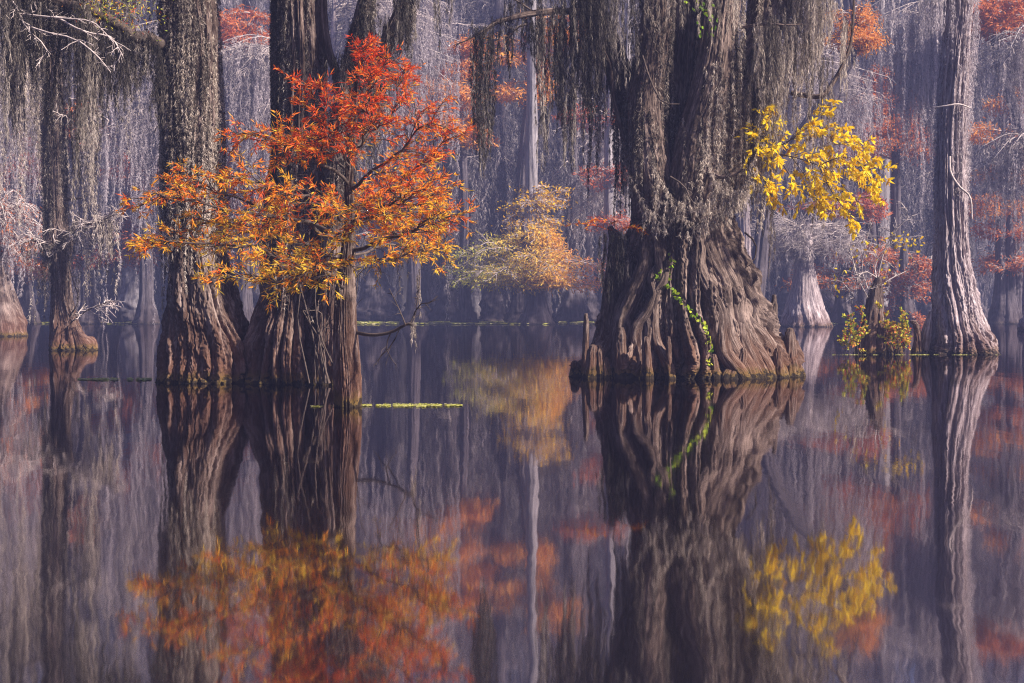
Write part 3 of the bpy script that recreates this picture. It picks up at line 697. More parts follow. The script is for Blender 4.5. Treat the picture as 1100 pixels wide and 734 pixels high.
# ---- fiery young cypress in front
def orange_tree():
    rng = np.random.default_rng(23); d = WD(437)
    b0 = P(373, 437, d); b0[2] = 0
    root = thing('young_cypress', b0, 'slender young cypress in fiery orange leaf standing before the two stout trunks', 'tree')
    s = Soup()
    pts, rad = stem([(374, 437, 15), (373, 400, 15.5), (371, 360, 14), (371, 320, 12), (373, 280, 9), (376, 235, 6), (375, 190, 5), (379, 140, 3.8), (382, 100, 2.5), (384, 66, 1.2)], d)
    c, R = add_trunk(s, pts, rad, 200, 360, 51, lobes=6, amp=.16, amp_top=.07, fine=.012, fiber=60)
    s.build('trunk', M_left, root, b0, True)
    # main limbs traced from the photograph, spread in depth
    limbs = [
        ([(372, 262, 0), (345, 246, -.3), (300, 232, -.5), (250, 226, -.7), (200, 216, -.9), (150, 222, -1.0)], .040),
        ([(372, 300, 0), (340, 288, -.4), (290, 272, -.7), (240, 262, -1.0), (190, 258, -1.2), (160, 262, -1.2)], .036),
        ([(372, 255, 0), (330, 240, .5), (280, 222, .8), (230, 205, 1.0), (200, 198, 1.1)], .034),
        ([(372, 310, 0), (350, 296, -.5), (320, 298, -.9), (280, 302, -1.2), (240, 296, -1.4)], .026),
        ([(373, 270, 0), (410, 258, -.4), (450, 250, -.7), (485, 236, -.9), (508, 232, -.9)], .034),
        ([(373, 290, 0), (400, 282, .3), (430, 276, .5), (460, 270, .6), (500, 268, .7)], .026),
        ([(375, 225, 0), (405, 205, .4), (440, 190, .6), (480, 172, .7), (514, 146, .8)], .034),
        ([(376, 205, 0), (400, 185, -.4), (430, 165, -.6), (460, 140, -.7), (495, 130, -.8)], .030),
        ([(378, 165, 0), (400, 145, .2), (420, 120, .3), (432, 92, .4), (440, 74, .4)], .024),
        ([(376, 200, 0), (350, 178, -.4), (320, 158, -.7), (290, 150, -.8), (262, 148, -.9)], .030),
        ([(379, 150, 0), (362, 130, .2), (345, 112, .4), (330, 92, .5)], .020),
        ([(380, 125, 0), (392, 105, -.2), (405, 85, -.3), (412, 70, -.3)], .014),
        ([(376, 190, 0), (356, 165, .5), (330, 148, .8), (300, 170, 1.0)], .022),
        ([(374, 240, 0), (340, 215, -.8), (300, 205, -1.3), (255, 190, -1.5)], .028),
        ([(374, 245, 0), (400, 228, -.8), (430, 215, -1.2), (462, 205, -1.4)], .028),
        ([(374, 260, 0), (380, 240, -.7), (395, 232, -1.2), (410, 225, -1.6)], .022),
        ([(374, 250, 0), (372, 230, .7), (380, 215, 1.2), (400, 210, 1.6)], .022),
        ([(372, 295, 0), (362, 285, -.7), (345, 280, -1.2), (330, 290, -1.6)], .020),
        ([(381, 110, 0), (383, 90, 0), (384, 66, 0), (385, 54, 0)], .010),
        ([(378, 170, 0), (388, 150, -.4), (400, 135, -.7), (392, 110, -.9)], .016),
        ([(377, 180, 0), (366, 160, -.4), (352, 150, -.7), (348, 128, -.9)], .016),
        ([(374, 235, 0), (420, 225, .9), (455, 225, 1.2), (490, 205, 1.3)], .022),
        ([(373, 275, 0), (430, 262, 0.9), (470, 250, 1.2), (500, 205, 1.3)], .022),
        ([(372, 280, 0), (330, 268, .6), (270, 245, 1.1), (215, 240, 1.4)], .022)]
    lb = np.array([px_limb([(x - max(0, x - 425) * .38, y, d + o) for x, y, o in q], 12) for q, _ in limbs])
    lr = np.array([np.linspace(r * .75, .005, 12) for _, r in limbs])
    lb[:, 1:-1] += rng.normal(size=lb[:, 1:-1].shape) * .025
    for i in range(len(lb)):
        sp = Soup(); v, f = tubes(lb[i:i + 1], lr[i:i + 1], 8); sp.add(v, f); sp.build('limb', M_twig, root, b0, True)
    ll = np.linalg.norm(np.diff(lb, axis=1), axis=2).sum(1)
    t1 = np.concatenate([sub(lb[i:i + 1], int(6 + 6.4 * ll[i]), float(np.clip(.36 * ll[i], .16, .55)), rng, K=6, flat=.42, droop=.1, t0=.2, taper=.4, up=.15) for i in range(len(lb))])
    t2 = sub(t1, 7, .27, rng, K=4, flat=.4, droop=.12, t0=.15, taper=.4, up=.1)
    tw = Soup()
    for pp, ra, rb in ((t1, .008, .003), (t2, .0035, .002)):
        v, f = tubes(pp, np.linspace(ra, rb, pp.shape[1])[None].repeat(len(pp), 0), 4); tw.add(v, f)
    tw.build('branchwork', M_twig, root, b0)
    lv = Soup()
    for pp, per in ((t2, 13), (t1, 12), (lb, 40)):
        n = len(pp) * per; q = np.repeat(np.arange(len(pp)), per); tt = rng.random(n) ** .6
        if pp is lb: tt = .55 + .45 * tt
        if pp is t1: tt = .35 + .65 * tt
        p, T = path_eval(pp, q, np.clip(tt, 0, .999))
        px = 550 + p[:, 0] / p[:, 1] * FPX; py = HOR - (p[:, 2] - EYE) / p[:, 1] * FPX
        # gaps: whole shoots left nearly bare
        keep = rng.random(len(pp))[q] > (.36 if pp is not lb else 0)
        S = np.cross(T, rng.normal(size=(n, 3)) * .5 + [0, 0, 1.]); S = unit(S) * np.where(rng.random(n) < .5, 1, -1)[:, None]
        dd = unit(T * 1.0 + S * .9 + rng.normal(size=(n, 3)) * .35)
        g = np.random.default_rng(5).normal(size=(len(pp), 1))[:, 0][q]
        tint = .56 + (py - 205) / 200 * .60 + g * .19 + .30 * (tt - .5) + np.where(px < 300, .04, 0) - .10 * np.exp(-((px - 400) / 60) ** 2 - ((py - 180) / 60) ** 2)
        v, f, t = leaves(p[keep], dd[keep], (rng.uniform(.035, .105, n))[keep], rng.uniform(.008, .016, n)[keep], rng, np.clip(tint, 0, 1)[keep], droop=.1); lv.add(v, f, tint=t)
    lv.build('crown', M_orange, root, b0)
    # dead low branch reaching over the water, with a beard of moss
    db = Soup()
    base = px_limb([(380, 357, d), (400, 360, d - .2), (420, 357, d - .3), (438, 348, d - .4), (444, 350, d - .4)], 14)
    v, f = tubes(base[None], np.linspace(.022, .014, 14)[None], 7); db.add(v, f)
    sm = [[(436, 350, d - .4), (430, 335, d - .4), (424, 322, d - .4), (418, 310, d - .4)], [(440, 349, d - .4), (450, 328, d - .4), (462, 325, d - .5), (470, 318, d - .5)], [(430, 352, d - .3), (420, 372, d - .3), (408, 384, d - .3), (404, 392, d - .3)],
          [(420, 357, d - .3), (415, 372, d - .3), (420, 385, d - .3), (426, 392, d - .3)], [(440, 350, d - .4), (446, 340, d - .4), (451, 300, d - .4), (450, 290, d - .4)]]
    sm = np.array([px_limb(q, 6) for q in sm]); v, f = tubes(sm, np.linspace(.008, .004, 6)[None].repeat(len(sm), 0), 5); db.add(v, f)
    s3 = sub(sm, 4, .2, rng, K=3, flat=.8); v, f = tubes(s3, np.linspace(.004, .002, 3)[None].repeat(len(s3), 0), 4); db.add(v, f)
    db.build('dead_branch', M_twig, root, b0, True)
    ms = Soup(); v, f, t = curtain(441, 449, 346, 376, d - .4, 8, rng, dark=.7, spread=.03, env=.02, hl=.04, hw=.005); ms.add(v, f, tint=t)
    v, f, t = curtain(447, 450, 290, 350, d - .4, 4, rng, dark=.6, spread=.02, env=.012, hl=.04, hw=.005); ms.add(v, f, tint=t)
    q = rng.integers(0, len(lb), 70); p, _ = path_eval(lb, q, rng.uniform(.1, .7, 70))
    v, f, t = moss(p, rng.uniform(.1, .5, 70), .012, .04, .005, 120, rng, tint=rng.normal(.4, .2, 70)); ms.add(v, f, tint=t)
    ms.build('moss', M_moss_near, root, b0)
orange_tree()

# ---- massive trunk
def massive_tree():
    rng = np.random.default_rng(24); d = WD(403)
    b0 = P(737, 403, d); b0[2] = 0
    root = thing('massive_cypress', b0, 'massive cypress with wide buttressed base and heavy moss, right of centre', 'tree')
    s = Soup()
    pts, rad = stem([(737, 403, 107), (737, 388, 101), (735, 365, 92), (733, 335, 81), (731, 300, 70), (730, 270, 58), (730, 240, 49), (730, 200, 42), (729, 160, 35), (730, 110, 28), (734, 50, 23), (738, 0, 21), (744, -90, 20), (750, -260, 24), (752, -430, 14)], d)
    c, R = add_trunk(s, pts, rad, 820, 760, 61, lobes=29, amp=.27, amp_top=.16, fine=.050, twist=-.04, flat=.85, fiber=210, irr=.75)
    trunk_bvh_src = (s.v[0].copy(), s.f[4][0].copy())
    stems = [([(716, 262, 20, -.1), (704, 210, 23, -.1), (688, 150, 21), (672, 100, 17), (654, 50, 15), (634, 0, 14), (622, -90, 14), (600, -220, 9)], 62),
             ([(748, 262, 22, -.2), (762, 205, 27, -.2), (780, 150, 27, -.1), (794, 100, 21), (814, 50, 18), (840, 0, 16), (860, -90, 16), (890, -220, 10)], 63),
             ([(735, 235, 28, -.5), (742, 190, 27, -.6), (752, 140, 24, -.6), (765, 90, 21, -.6), (774, 40, 19, -.5), (780, -10, 17, -.4), (790, -120, 12, -.3)], 64),
             ([(705, 230, 24, -.4), (700, 180, 22, -.55), (694, 120, 20, -.5), (700, 60, 18, -.4), (706, 0, 16, -.3), (700, -120, 12)], 65),
             ([(772, 235, 11, .2), (788, 205, 13, .2), (800, 180, 14, .2), (805, 130, 15, .2), (812, 70, 15, .1), (818, 0, 14, 0), (830, -90, 12)], 66)]
    cs = [(c, R)]
    for q, sd in stems:
        pp = [P(x[0], x[1], d + (x[3] if len(x) > 3 else 0)) for x in q]; rr = [x[2] / ppm(d) for x in q]
        cs.append(add_trunk(s, pp, rr, 220, 340, sd, lobes=7, amp=.16, amp_top=.1, fine=.022, twist=.06, fiber=60))
    # roots that wind down over the flare
    for k in range(26):
        zt_ = rng.uniform(1.0, 3.6); th0 = -math.pi / 2 + rng.uniform(-1.9, 1.9); th1 = th0 + rng.normal() * .30; zz = np.linspace(zt_, -.3, 9); q_ = []
        for i_, z_ in enumerate(zz):
            j_ = int(np.argmin(abs(c[:, 2] - z_))); a_ = th0 + (th1 - th0) * i_ / 8 + .07 * math.sin(i_ * 1.7 + k)
            rr_ = R[j_] * (.99 if i_ else .84); q_.append([c[j_, 0] + rr_ * math.cos(a_), c[j_, 1] + .87 * rr_ * math.sin(a_), z_])
        r0_ = rng.uniform(.07, .15)
        add_trunk(s, q_, [r0_ * .5, r0_ * .8, r0_, r0_ * 1.1, r0_ * 1.3], 44, 150, 800 + k, lobes=4, amp=.22, amp_top=.18, fine=.02, fiber=16)
    # broken side snag on the left of the base
    pp = [P(x, y, d - .35) for x, y in ((640, 412), (650, 380), (656, 340), (660, 300), (662, 262), (655, 244))]
    add_trunk(s, pp, [.24, .20, .18, .16, .14, .05], 150, 200, 67, lobes=6, amp=.26, amp_top=.2, fine=.02, fiber=40, cap=True)
    s.build('trunk', M_main, root, b0, True)
    # cypress knees
    knees = [(628, 403, 337, 3.6, -.9), (636, 403, 371, 8, -1.3), (645, 403, 371, 5.5, -1.35), (652, 404, 384, 5, -1.4), (695, 405, 362, 5.5, -1.75), (720, 405, 362, 4, -1.8), (850, 402, 353, 7.5, -.7), (795, 405, 374, 6, -1.6), (836, 403, 374, 6, -1.2), (770, 405, 381, 5, -1.75), (829, 380, 317, 5, .5), (667, 404, 352, 7, -1.5), (618, 403, 388, 6, -.7), (858, 402, 378, 5, -.6)]
    for i, (px, yb, yt, r, o) in enumerate(knees):
        dd = d + o * .75; k = Soup(); h_ = (yb - yt) / ppm(d)
        p0 = P(px, yb, d); p0 = np.array([(px - 550) * dd / FPX, dd, 0]); ln = rng.uniform(-.06, .06, 2)
        zt = EYE + (HOR - yt) * dd / FPX
        q = [p0 + [0, 0, -.3], p0, p0 + [ln[0] * .5, ln[1], zt * .4], p0 + [ln[0], ln[1], zt * .8], p0 + [ln[0], ln[1], zt]]
        add_trunk(k, q, np.array([1.5, 1.35, 1.0, .85, .5]) * r / ppm(d), 60, 70, 700 + i, lobes=5, amp=.25, amp_top=.15, fine=.014, fiber=20, cap=True)
        k.build('knee', M_main, root, b0, True)
    # limbs that carry the curtains
    lm = [([(650, 20, 0), (630, 14, -.3), (604, 12, -.6), (580, 14, -.8), (556, 18, -.9), (530, 26, -1.0), (515, 42, -1.0)], .075),
          ([(640, -20, 0), (600, -22, -.4), (560, -10, -.6), (520, -14, -.8), (490, -20, -.9)], .07),
          ([(840, -10, 0), (870, -25, -.3), (900, -20, -.5), (915, -6, -.6)], .07),
          ([(795, 30, -.5), (820, 26, -.9), (845, 27, -1.1), (862, 26, -1.1)], .03),
          ([(850, 100, .2), (880, 104, 0), (893, 92, 0), (905, 70, 0), (915, 40, 0), (918, -20, 0)], .05),
          ([(760, 186, -.9), (776, 190, -1.1), (790, 186, -1.1), (798, 182, -1.1)], .05),
          ([(690, 165, -.3), (672, 150, -.4), (660, 110, -.4), (655, 70, -.4), (640, 40, -.4)], .05)]
    for q, r in lm:
        lp = px_limb([(x, y, d + o) for x, y, o in q], 12); b = Soup()
        pos, fc, fb, cr, _, _ = trunk_grid(lp, np.linspace(r, r * .45, 12), 18, 60, int(r * 1000) + len(q), lobes=4, amp=.12, amp_top=.1, fine=.012, fiber=12, cap=True)
        b.add(pos, fc, fib=fb, crease=cr); b.build('limb', M_main, root, b0, True)
    ex = np.array([px_limb([(x, y, d + o) for x, y, o in q], 6) for q in ([(530, 25, -1), (515, 36, -1.1), (500, 44, -1.1), (490, 48, -1.1)], [(575, 14, -.8), (560, 4, -.9), (545, -6, -.9), (535, -20, -.9)], [(565, 26, -.8), (555, 30, -.9), (548, 40, -.9), (540, 44, -.9)],
                   [(800, 250, -.2), (812, 262, -.3), (810, 280, -.3), (800, 288, -.3)], [(720, 190, -1.2), (735, 200, -1.3), (742, 215, -1.3), (750, 222, -1.3)], [(690, 60, -1), (700, 90, -1.1), (712, 110, -1.1), (730, 112, -1.1)])])
    e1 = sub(ex[:3], 5, .35, rng, K=4, flat=.5); b = Soup()
    v, f = tubes(e1, np.linspace(.007, .003, 4)[None].repeat(len(e1), 0), 4); b.add(v, f); b.build('branchwork', M_twig, root, b0)
    for i in range(len(ex)):
        b = Soup(); v, f = tubes(ex[i:i + 1], np.linspace(.018, .009, 6)[None], 6); b.add(v, f); b.build('bare_twig', M_twig, root, b0)
    # moss clinging to all the stems
    ms = Soup(); mp = Soup()
    zl, zh = P(0, 205, d)[2], P(0, -40, d)[2]
    for i, (cc, RR) in enumerate(cs):
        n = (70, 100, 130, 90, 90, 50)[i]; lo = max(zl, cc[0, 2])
        lit = i in (2, 3, 5)  # stems towards the sun get paler moss, light put into the tint
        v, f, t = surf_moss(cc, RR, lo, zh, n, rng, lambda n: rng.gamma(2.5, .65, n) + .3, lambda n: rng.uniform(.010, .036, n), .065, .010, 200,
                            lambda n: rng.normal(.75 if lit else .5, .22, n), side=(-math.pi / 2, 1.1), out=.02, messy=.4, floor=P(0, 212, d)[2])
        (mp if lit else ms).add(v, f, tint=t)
    # swags slung across the waist
    for (x0, y0, x1, y1, sag, o) in ((690, 170, 770, 188, 45, -1.25), (742, 150, 796, 184, 42, -1.3), (700, 215, 790, 205, 30, -1.2), (672, 190, 735, 200, 40, -1.1), (755, 190, 800, 170, 34, -1.2), (740, 215, 800, 190, 26, -1.2)):
        n = 46; t = np.linspace(0, 1, n); x = x0 + (x1 - x0) * t; y = y0 + (y1 - y0) * t + sag * 4 * t * (1 - t)
        for k in range(1):
            p = np.stack([(x - 550) * d / FPX, d + o + rng.normal(size=n) * .05, EYE + (HOR - y) * d / FPX + rng.normal(size=n) * .03], 1)
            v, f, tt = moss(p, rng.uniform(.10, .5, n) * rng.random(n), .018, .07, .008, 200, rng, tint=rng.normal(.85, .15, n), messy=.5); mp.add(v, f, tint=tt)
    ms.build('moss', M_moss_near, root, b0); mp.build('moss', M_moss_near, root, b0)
    # free hanging curtains
    cu = Soup()
    for a_ in ((508, 530, 30, 200, d - 1, 34, .32), (543, 551, 0, 100, d - .8, 8, .35), (563, 582, 16, 78, d - .8, 22, .3), (575, 592, 16, 200, d - .7, 14, .7), (592, 606, 12, 150, d - .6, 20, .35), (604, 618, 0, 215, d - .6, 20, .4), (622, 642, -10, 165, d - .4, 26, .45), (640, 658, -20, 140, d - .3, 16, .5), (655, 690, -20, 110, d - .9, 20, .6), (552, 600, -20, 60, d - .7, 26, .45), (600, 660, -30, 90, d - .6, 50, .45), (528, 548, 20, 84, d - .9, 8, .3), (624, 636, 60, 130, d - .5, 8, .2)):
        v, f, t = curtain(*a_[:6], rng, dark=a_[6], per=170); cu.add(v, f, tint=t)
    cu.build('moss', M_moss_dark_backlit, root, b0)
    cr_ = Soup()
    for a_ in ((806, 850, 24, 130, d - .6, 36, .7), (822, 838, 20, 215, d - .7, 26, .5), (846, 884, -20, 110, d - .3, 56, .75), (862, 898, -30, 70, d - .5, 40, .8), (884, 892, 92, 262, d - .1, 10, .55), (826, 832, 190, 305, d - .5, 5, .6), (866, 872, 40, 260, d - .3, 7, .6), (800, 816, 60, 190, d - .2, 16, .6), (742, 800, -30, 50, d - 1.1, 18, .8), (680, 740, -30, 50, d - 1.1, 16, .6), (785, 802, 100, 250, d - .1, 22, .62), (905, 915, 20, 110, d, 12, .7), (880, 890, 60, 120, d, 10, .45)):
        v, f, t = curtain(*a_[:6], rng, dark=a_[6], per=150); cr_.add(v, f, tint=t)
    cr_.build('moss', M_moss_near, root, b0)
    # dead brown tuft hanging on the snag
    tu = Soup()
    for a_ in ((642, 672, 250, 330, d - .75, 26, .2), (655, 668, 248, 300, d - .8, 12, .45)):
        v, f, t = curtain(*a_[:6], rng, dark=a_[6], spread=.08, per=120); tu.add(v, f, tint=t)
    tu.build('moss', M_moss_dark_backlit, root, b0)
    # orange sprig on the snag
    sp = np.array([px_limb(q, 6) for q in ([(658, 248, d - .4), (645, 244, d - .6), (628, 240, d - .7), (612, 241, d - .7)], [(660, 250, d - .4), (672, 244, d - .7), (684, 246, d - .8), (692, 250, d - .8)], [(658, 248, d - .4), (650, 238, d - .6), (640, 236, d - .7), (630, 240, d - .7)])])
    s1 = sub(sp, 8, .22, rng, K=4, flat=.2); lf = Soup(); v, f = tubes(np.concatenate([sp[:, [0, 2, 4, 5]], s1]), np.full((len(sp) + len(s1), 4), .003), 3); lf.add(v, f, tint=np.zeros(len(v)))
    n = 420; q = rng.integers(0, len(s1), n); p, T = path_eval(s1, q, rng.random(n)); v, f, t = leaves(p, T + rng.normal(size=(n, 3)) * .5, rng.uniform(.03, .08, n), .012, rng, rng.uniform(.35, .9, n)); lf.add(v, f, tint=t)
    lf.build('leaf_tuft', M_orange, root, b0)
    return root, b0, d, trunk_bvh_src
mass_root, mass_b0, mass_d, (bv, bf) = massive_tree()
BV = BVHTree.FromPolygons([tuple(x) for x in bv], [tuple(int(i) for i in x) for x in bf])
def on_trunk(px, py, off=.03):
    o = Vector((0, 0, EYE)); q = P(px, py, mass_d); dr = (Vector(q) - o).normalized()
    h = BV.ray_cast(o, dr)
    return np.array(h[0] - dr * off) if h[0] is not None else q - np.array([0, 1.5, 0])

# ---- green vine on the massive trunk
def vine():
    rng = np.random.default_rng(25)
    pts = [(763, 392), (764, 372), (758, 352), (748, 342), (738, 330), (728, 320), (721, 310), (716, 300), (722, 288), (719, 270)]
    pa = np.array([on_trunk(x, y, .12) for x, y in pts]); path = spline(pa, 50)
    pb = spline(np.array([on_trunk(x, y, .12) for x, y in ((721, 310), (712, 304), (707, 297), (709, 291))]), 14)
    root = thing('climbing_vine', (path[0][0], path[0][1], 0), 'thin bright green vine climbing the front of the massive trunk', 'vine')
    o = np.array(root.location)
    s = Soup(); v, f = tubes(path[None], np.full((1, 50), .006), 6); s.add(v, f); v, f = tubes(pb[None], np.full((1, 14), .005), 6); s.add(v, f); s.build('vine_stem', M_twig, root, o)
    l = Soup(); n = 85; q = rng.random(n); p, T = path_eval(path[None], np.zeros(n, int), q); p2, T2 = path_eval(pb[None], np.zeros(18, int), rng.random(18))
    p = np.concatenate([p, p2]); T = np.concatenate([T, T2]); n = len(p)
    dd = unit(T * .5 + rng.normal(size=(n, 3)) * .8 + [0, -.7, -.3])
    v, f, t = leaves(p, dd, rng.uniform(.045, .10, n), rng.uniform(.035, .06, n), rng, rng.uniform(.3, 1, n), hexa=True); l.add(v, f, tint=t)
    l.build('foliage', M_green, root, o)
vine()

# ---- yellow leaves on the right of the massive trunk
def yellow_bough():
    rng = np.random.default_rng(26); d = mass_d - .5
    b0 = P(800, 172, d + .3)
    root = thing('yellow_shrub', b0, 'bright yellow leafy growth reaching out from right side of massive mossy trunk', 'shrub')
    st = [([(800, 172, .3), (822, 165, 0), (850, 168, -.2), (880, 178, -.3), (910, 192, -.4), (940, 203, -.5)], .02),
          ([(822, 165, 0), (850, 150, -.2), (875, 130, -.2), (885, 112, -.2)], .014), ([(850, 168, -.2), (880, 158, 0), (905, 155, .1), (930, 158, .2)], .013),
          ([(880, 178, -.3), (890, 200, -.5), (905, 222, -.6), (918, 236, -.6)], .012), ([(835, 167, -.1), (850, 190, -.3), (866, 208, -.5), (880, 215, -.6)], .012),
          ([(800, 172, .3), (806, 160, .2), (818, 150, .2), (826, 142, .2)], .010), ([(910, 192, -.4), (920, 182, -.2), (935, 180, -.1), (948, 188, 0)], .009),
          ([(850, 150, -.2), (865, 145, .2), (890, 140, .4), (905, 142, .4)], .009), ([(866, 172, -.3), (890, 178, .4), (915, 210, .5), (938, 212, .5)], .009), ([(880, 178, -.3), (900, 170, -.7), (920, 172, -.9), (938, 195, -.9)], .009),
          ([(800, 172, .3), (812, 180, -.2), (822, 196, -.4), (828, 210, -.5)], .009), ([(800, 172, .3), (806, 168, -.4), (816, 160, -.6), (834, 158, -.7)], .009), ([(822, 165, 0), (812, 150, -.3), (815, 132, -.4), (822, 120, -.4)], .008), ([(850, 168, -.2), (862, 185, .1), (872, 200, .2), (880, 225, .2)], .009)]
    lb = np.array([px_limb([(x, y, d + o) for x, y, o in q], 8) for q, _ in st]); lr = np.array([np.linspace(r, .004, 8) for _, r in st])
    s = Soup(); v, f = tubes(lb, lr, 6); s.add(v, f)
    t1 = sub(lb, 14, .44, rng, K=5, flat=.6, droop=.25, t0=.12, taper=.3); v, f = tubes(t1, np.linspace(.004, .002, 5)[None].repeat(len(t1), 0), 4); s.add(v, f)
    s.build('stem', M_twig, root, b0)
    n = len(t1) * 19; q = np.repeat(np.arange(len(t1)), 19); tt = np.clip(.25 + .75 * rng.random(n) ** .7, 0, .999); p, T = path_eval(t1, q, tt)
    kp = 550 + p[:, 0] / p[:, 1] * FPX > 812 + rng.normal(size=n) * 16; p, T = p[kp], T[kp]; n = len(p)
    dd = unit(T * .7 + rng.normal(size=(n, 3)) * .6 + [0, -.1, -.55]); L = rng.uniform(.06, .135, n)
    l = Soup(); v, f, t = leaves(p, dd, L, L * rng.uniform(.28, .38, n), rng, rng.uniform(.2, 1, n), hexa=True, fold=.12); l.add(v, f, tint=t); l.build('foliage', M_yellow, root, b0)
    rt = thing('leafy_sprig', P(756, 10, mass_d - 1.1), 'few green leaves sprouting from the moss high on the massive trunk', 'sprig'); o = np.array(rt.location)
    n = 36; p = o + rng.normal(size=(n, 3)) * [.12, .1, .2]; v, f, t = leaves(p, rng.normal(size=(n, 3)), .09, .05, rng, rng.uniform(0, .7, n), hexa=True); l = Soup(); l.add(v, f, tint=t); l.build('foliage', M_green, rt, o)
    v, f = tubes(spline([o + [0, .3, -.5], o + [.03, .1, -.1], o + [.05, 0, .35]], 8)[None], np.full((1, 8), .006), 5); s = Soup(); s.add(v, f); s.build('stem', M_twig, rt, o)
yellow_bough()

# ---- pale trunk at the right
def right_trunk():
    rng = np.random.default_rng(27); d = WD(380); b0 = P(1030, 380, d); b0[2] = 0
    root = thing('cypress', b0, 'straight pale grey cypress with rusty flared foot at the right', 'tree')
    pts, rad = stem([(1030, 380, 41), (1030, 366, 36), (1028, 340, 31), (1025, 310, 26), (1022, 270, 19.5), (1021, 200, 16.5), (1022, 120, 15), (1027, 60, 14.5), (1031, 0, 14.5), (1034, -90, 16), (1036, -220, 12), (1036, -330, 8)], d)
    s = Soup(); c, R = add_trunk(s, pts, rad, 360, 520, 71, lobes=11, amp=.24, amp_top=.20, fine=.035, fiber=80)
    pp = [P(x, y, d - .3) for x, y in ((990, 386), (993, 374), (996, 355), (1000, 335))]; add_trunk(s, pp, [.16, .14, .12, .04], 50, 60, 72, lobes=5, amp=.2, amp_top=.2, fine=.015, fiber=16, cap=True)
    pp = [P(x, y, d - .2) for x, y in ((1064, 386), (1062, 372), (1056, 350), (1048, 325))]; add_trunk(s, pp, [.2, .18, .14, .06], 50, 60, 73, lobes=5, amp=.2, amp_top=.2, fine=.015, fiber=16, cap=True)
    s.build('trunk', M_pale, root, b0, True)
    ms = Soup()
    for n, sd, tm in ((60, (math.pi, .4), .85), (60, (-.1, .4), 1.0), (40, (-math.pi / 2, .6), 1.0)):
        v, f, t = surf_moss(c, R, P(0, 190, d)[2], P(0, -50, d)[2], n, rng, lambda n: rng.uniform(.4, 2.6, n), lambda n: rng.uniform(.02, .045, n), .075, .010, 80, lambda n: rng.normal(tm, .2, n), side=sd, out=.02); ms.add(v, f, tint=t)
    v, f, t = curtain(990, 1012, -30, 60, d - .3, 24, rng, dark=.8, hl=.09, hw=.012, per=90); ms.add(v, f, tint=t)
    v, f, t = curtain(955, 962, -30, 62, d - .3, 5, rng, dark=.8, hl=.09, hw=.012, per=90); ms.add(v, f, tint=t)
    ms.build('moss', M_moss_far, root, b0)
    lb = Soup(); lp = px_limb([(1031, -20, d), (1000, -34, d - .3), (970, -36, d - .5), (950, -30, d - .5)], 10); v, f = tubes(lp[None], np.linspace(.09, .03, 10)[None], 8); lb.add(v, f)
    lb.build('limb', M_twig_pale, root, b0)
    vs = Soup(); q = px_limb([(1020, 168, d - .52), (1021, 185, d - .54), (1030, 200, d - .54), (1042, 212, d - .44), (1044, 235, d - .38)], 14)
    v, f = tubes(q[None], np.linspace(.035, .02, 14)[None], 8); vs.add(v, f); q = px_limb([(1004, 116, d - .42), (1016, 114, d - .56), (1030, 112, d - .56), (1042, 116, d - .42)], 10)
    v, f = tubes(q[None], np.full((1, 10), .02), 8); vs.add(v, f); vs.build('woody_vine', M_twig_pale, root, b0, True)
right_trunk()

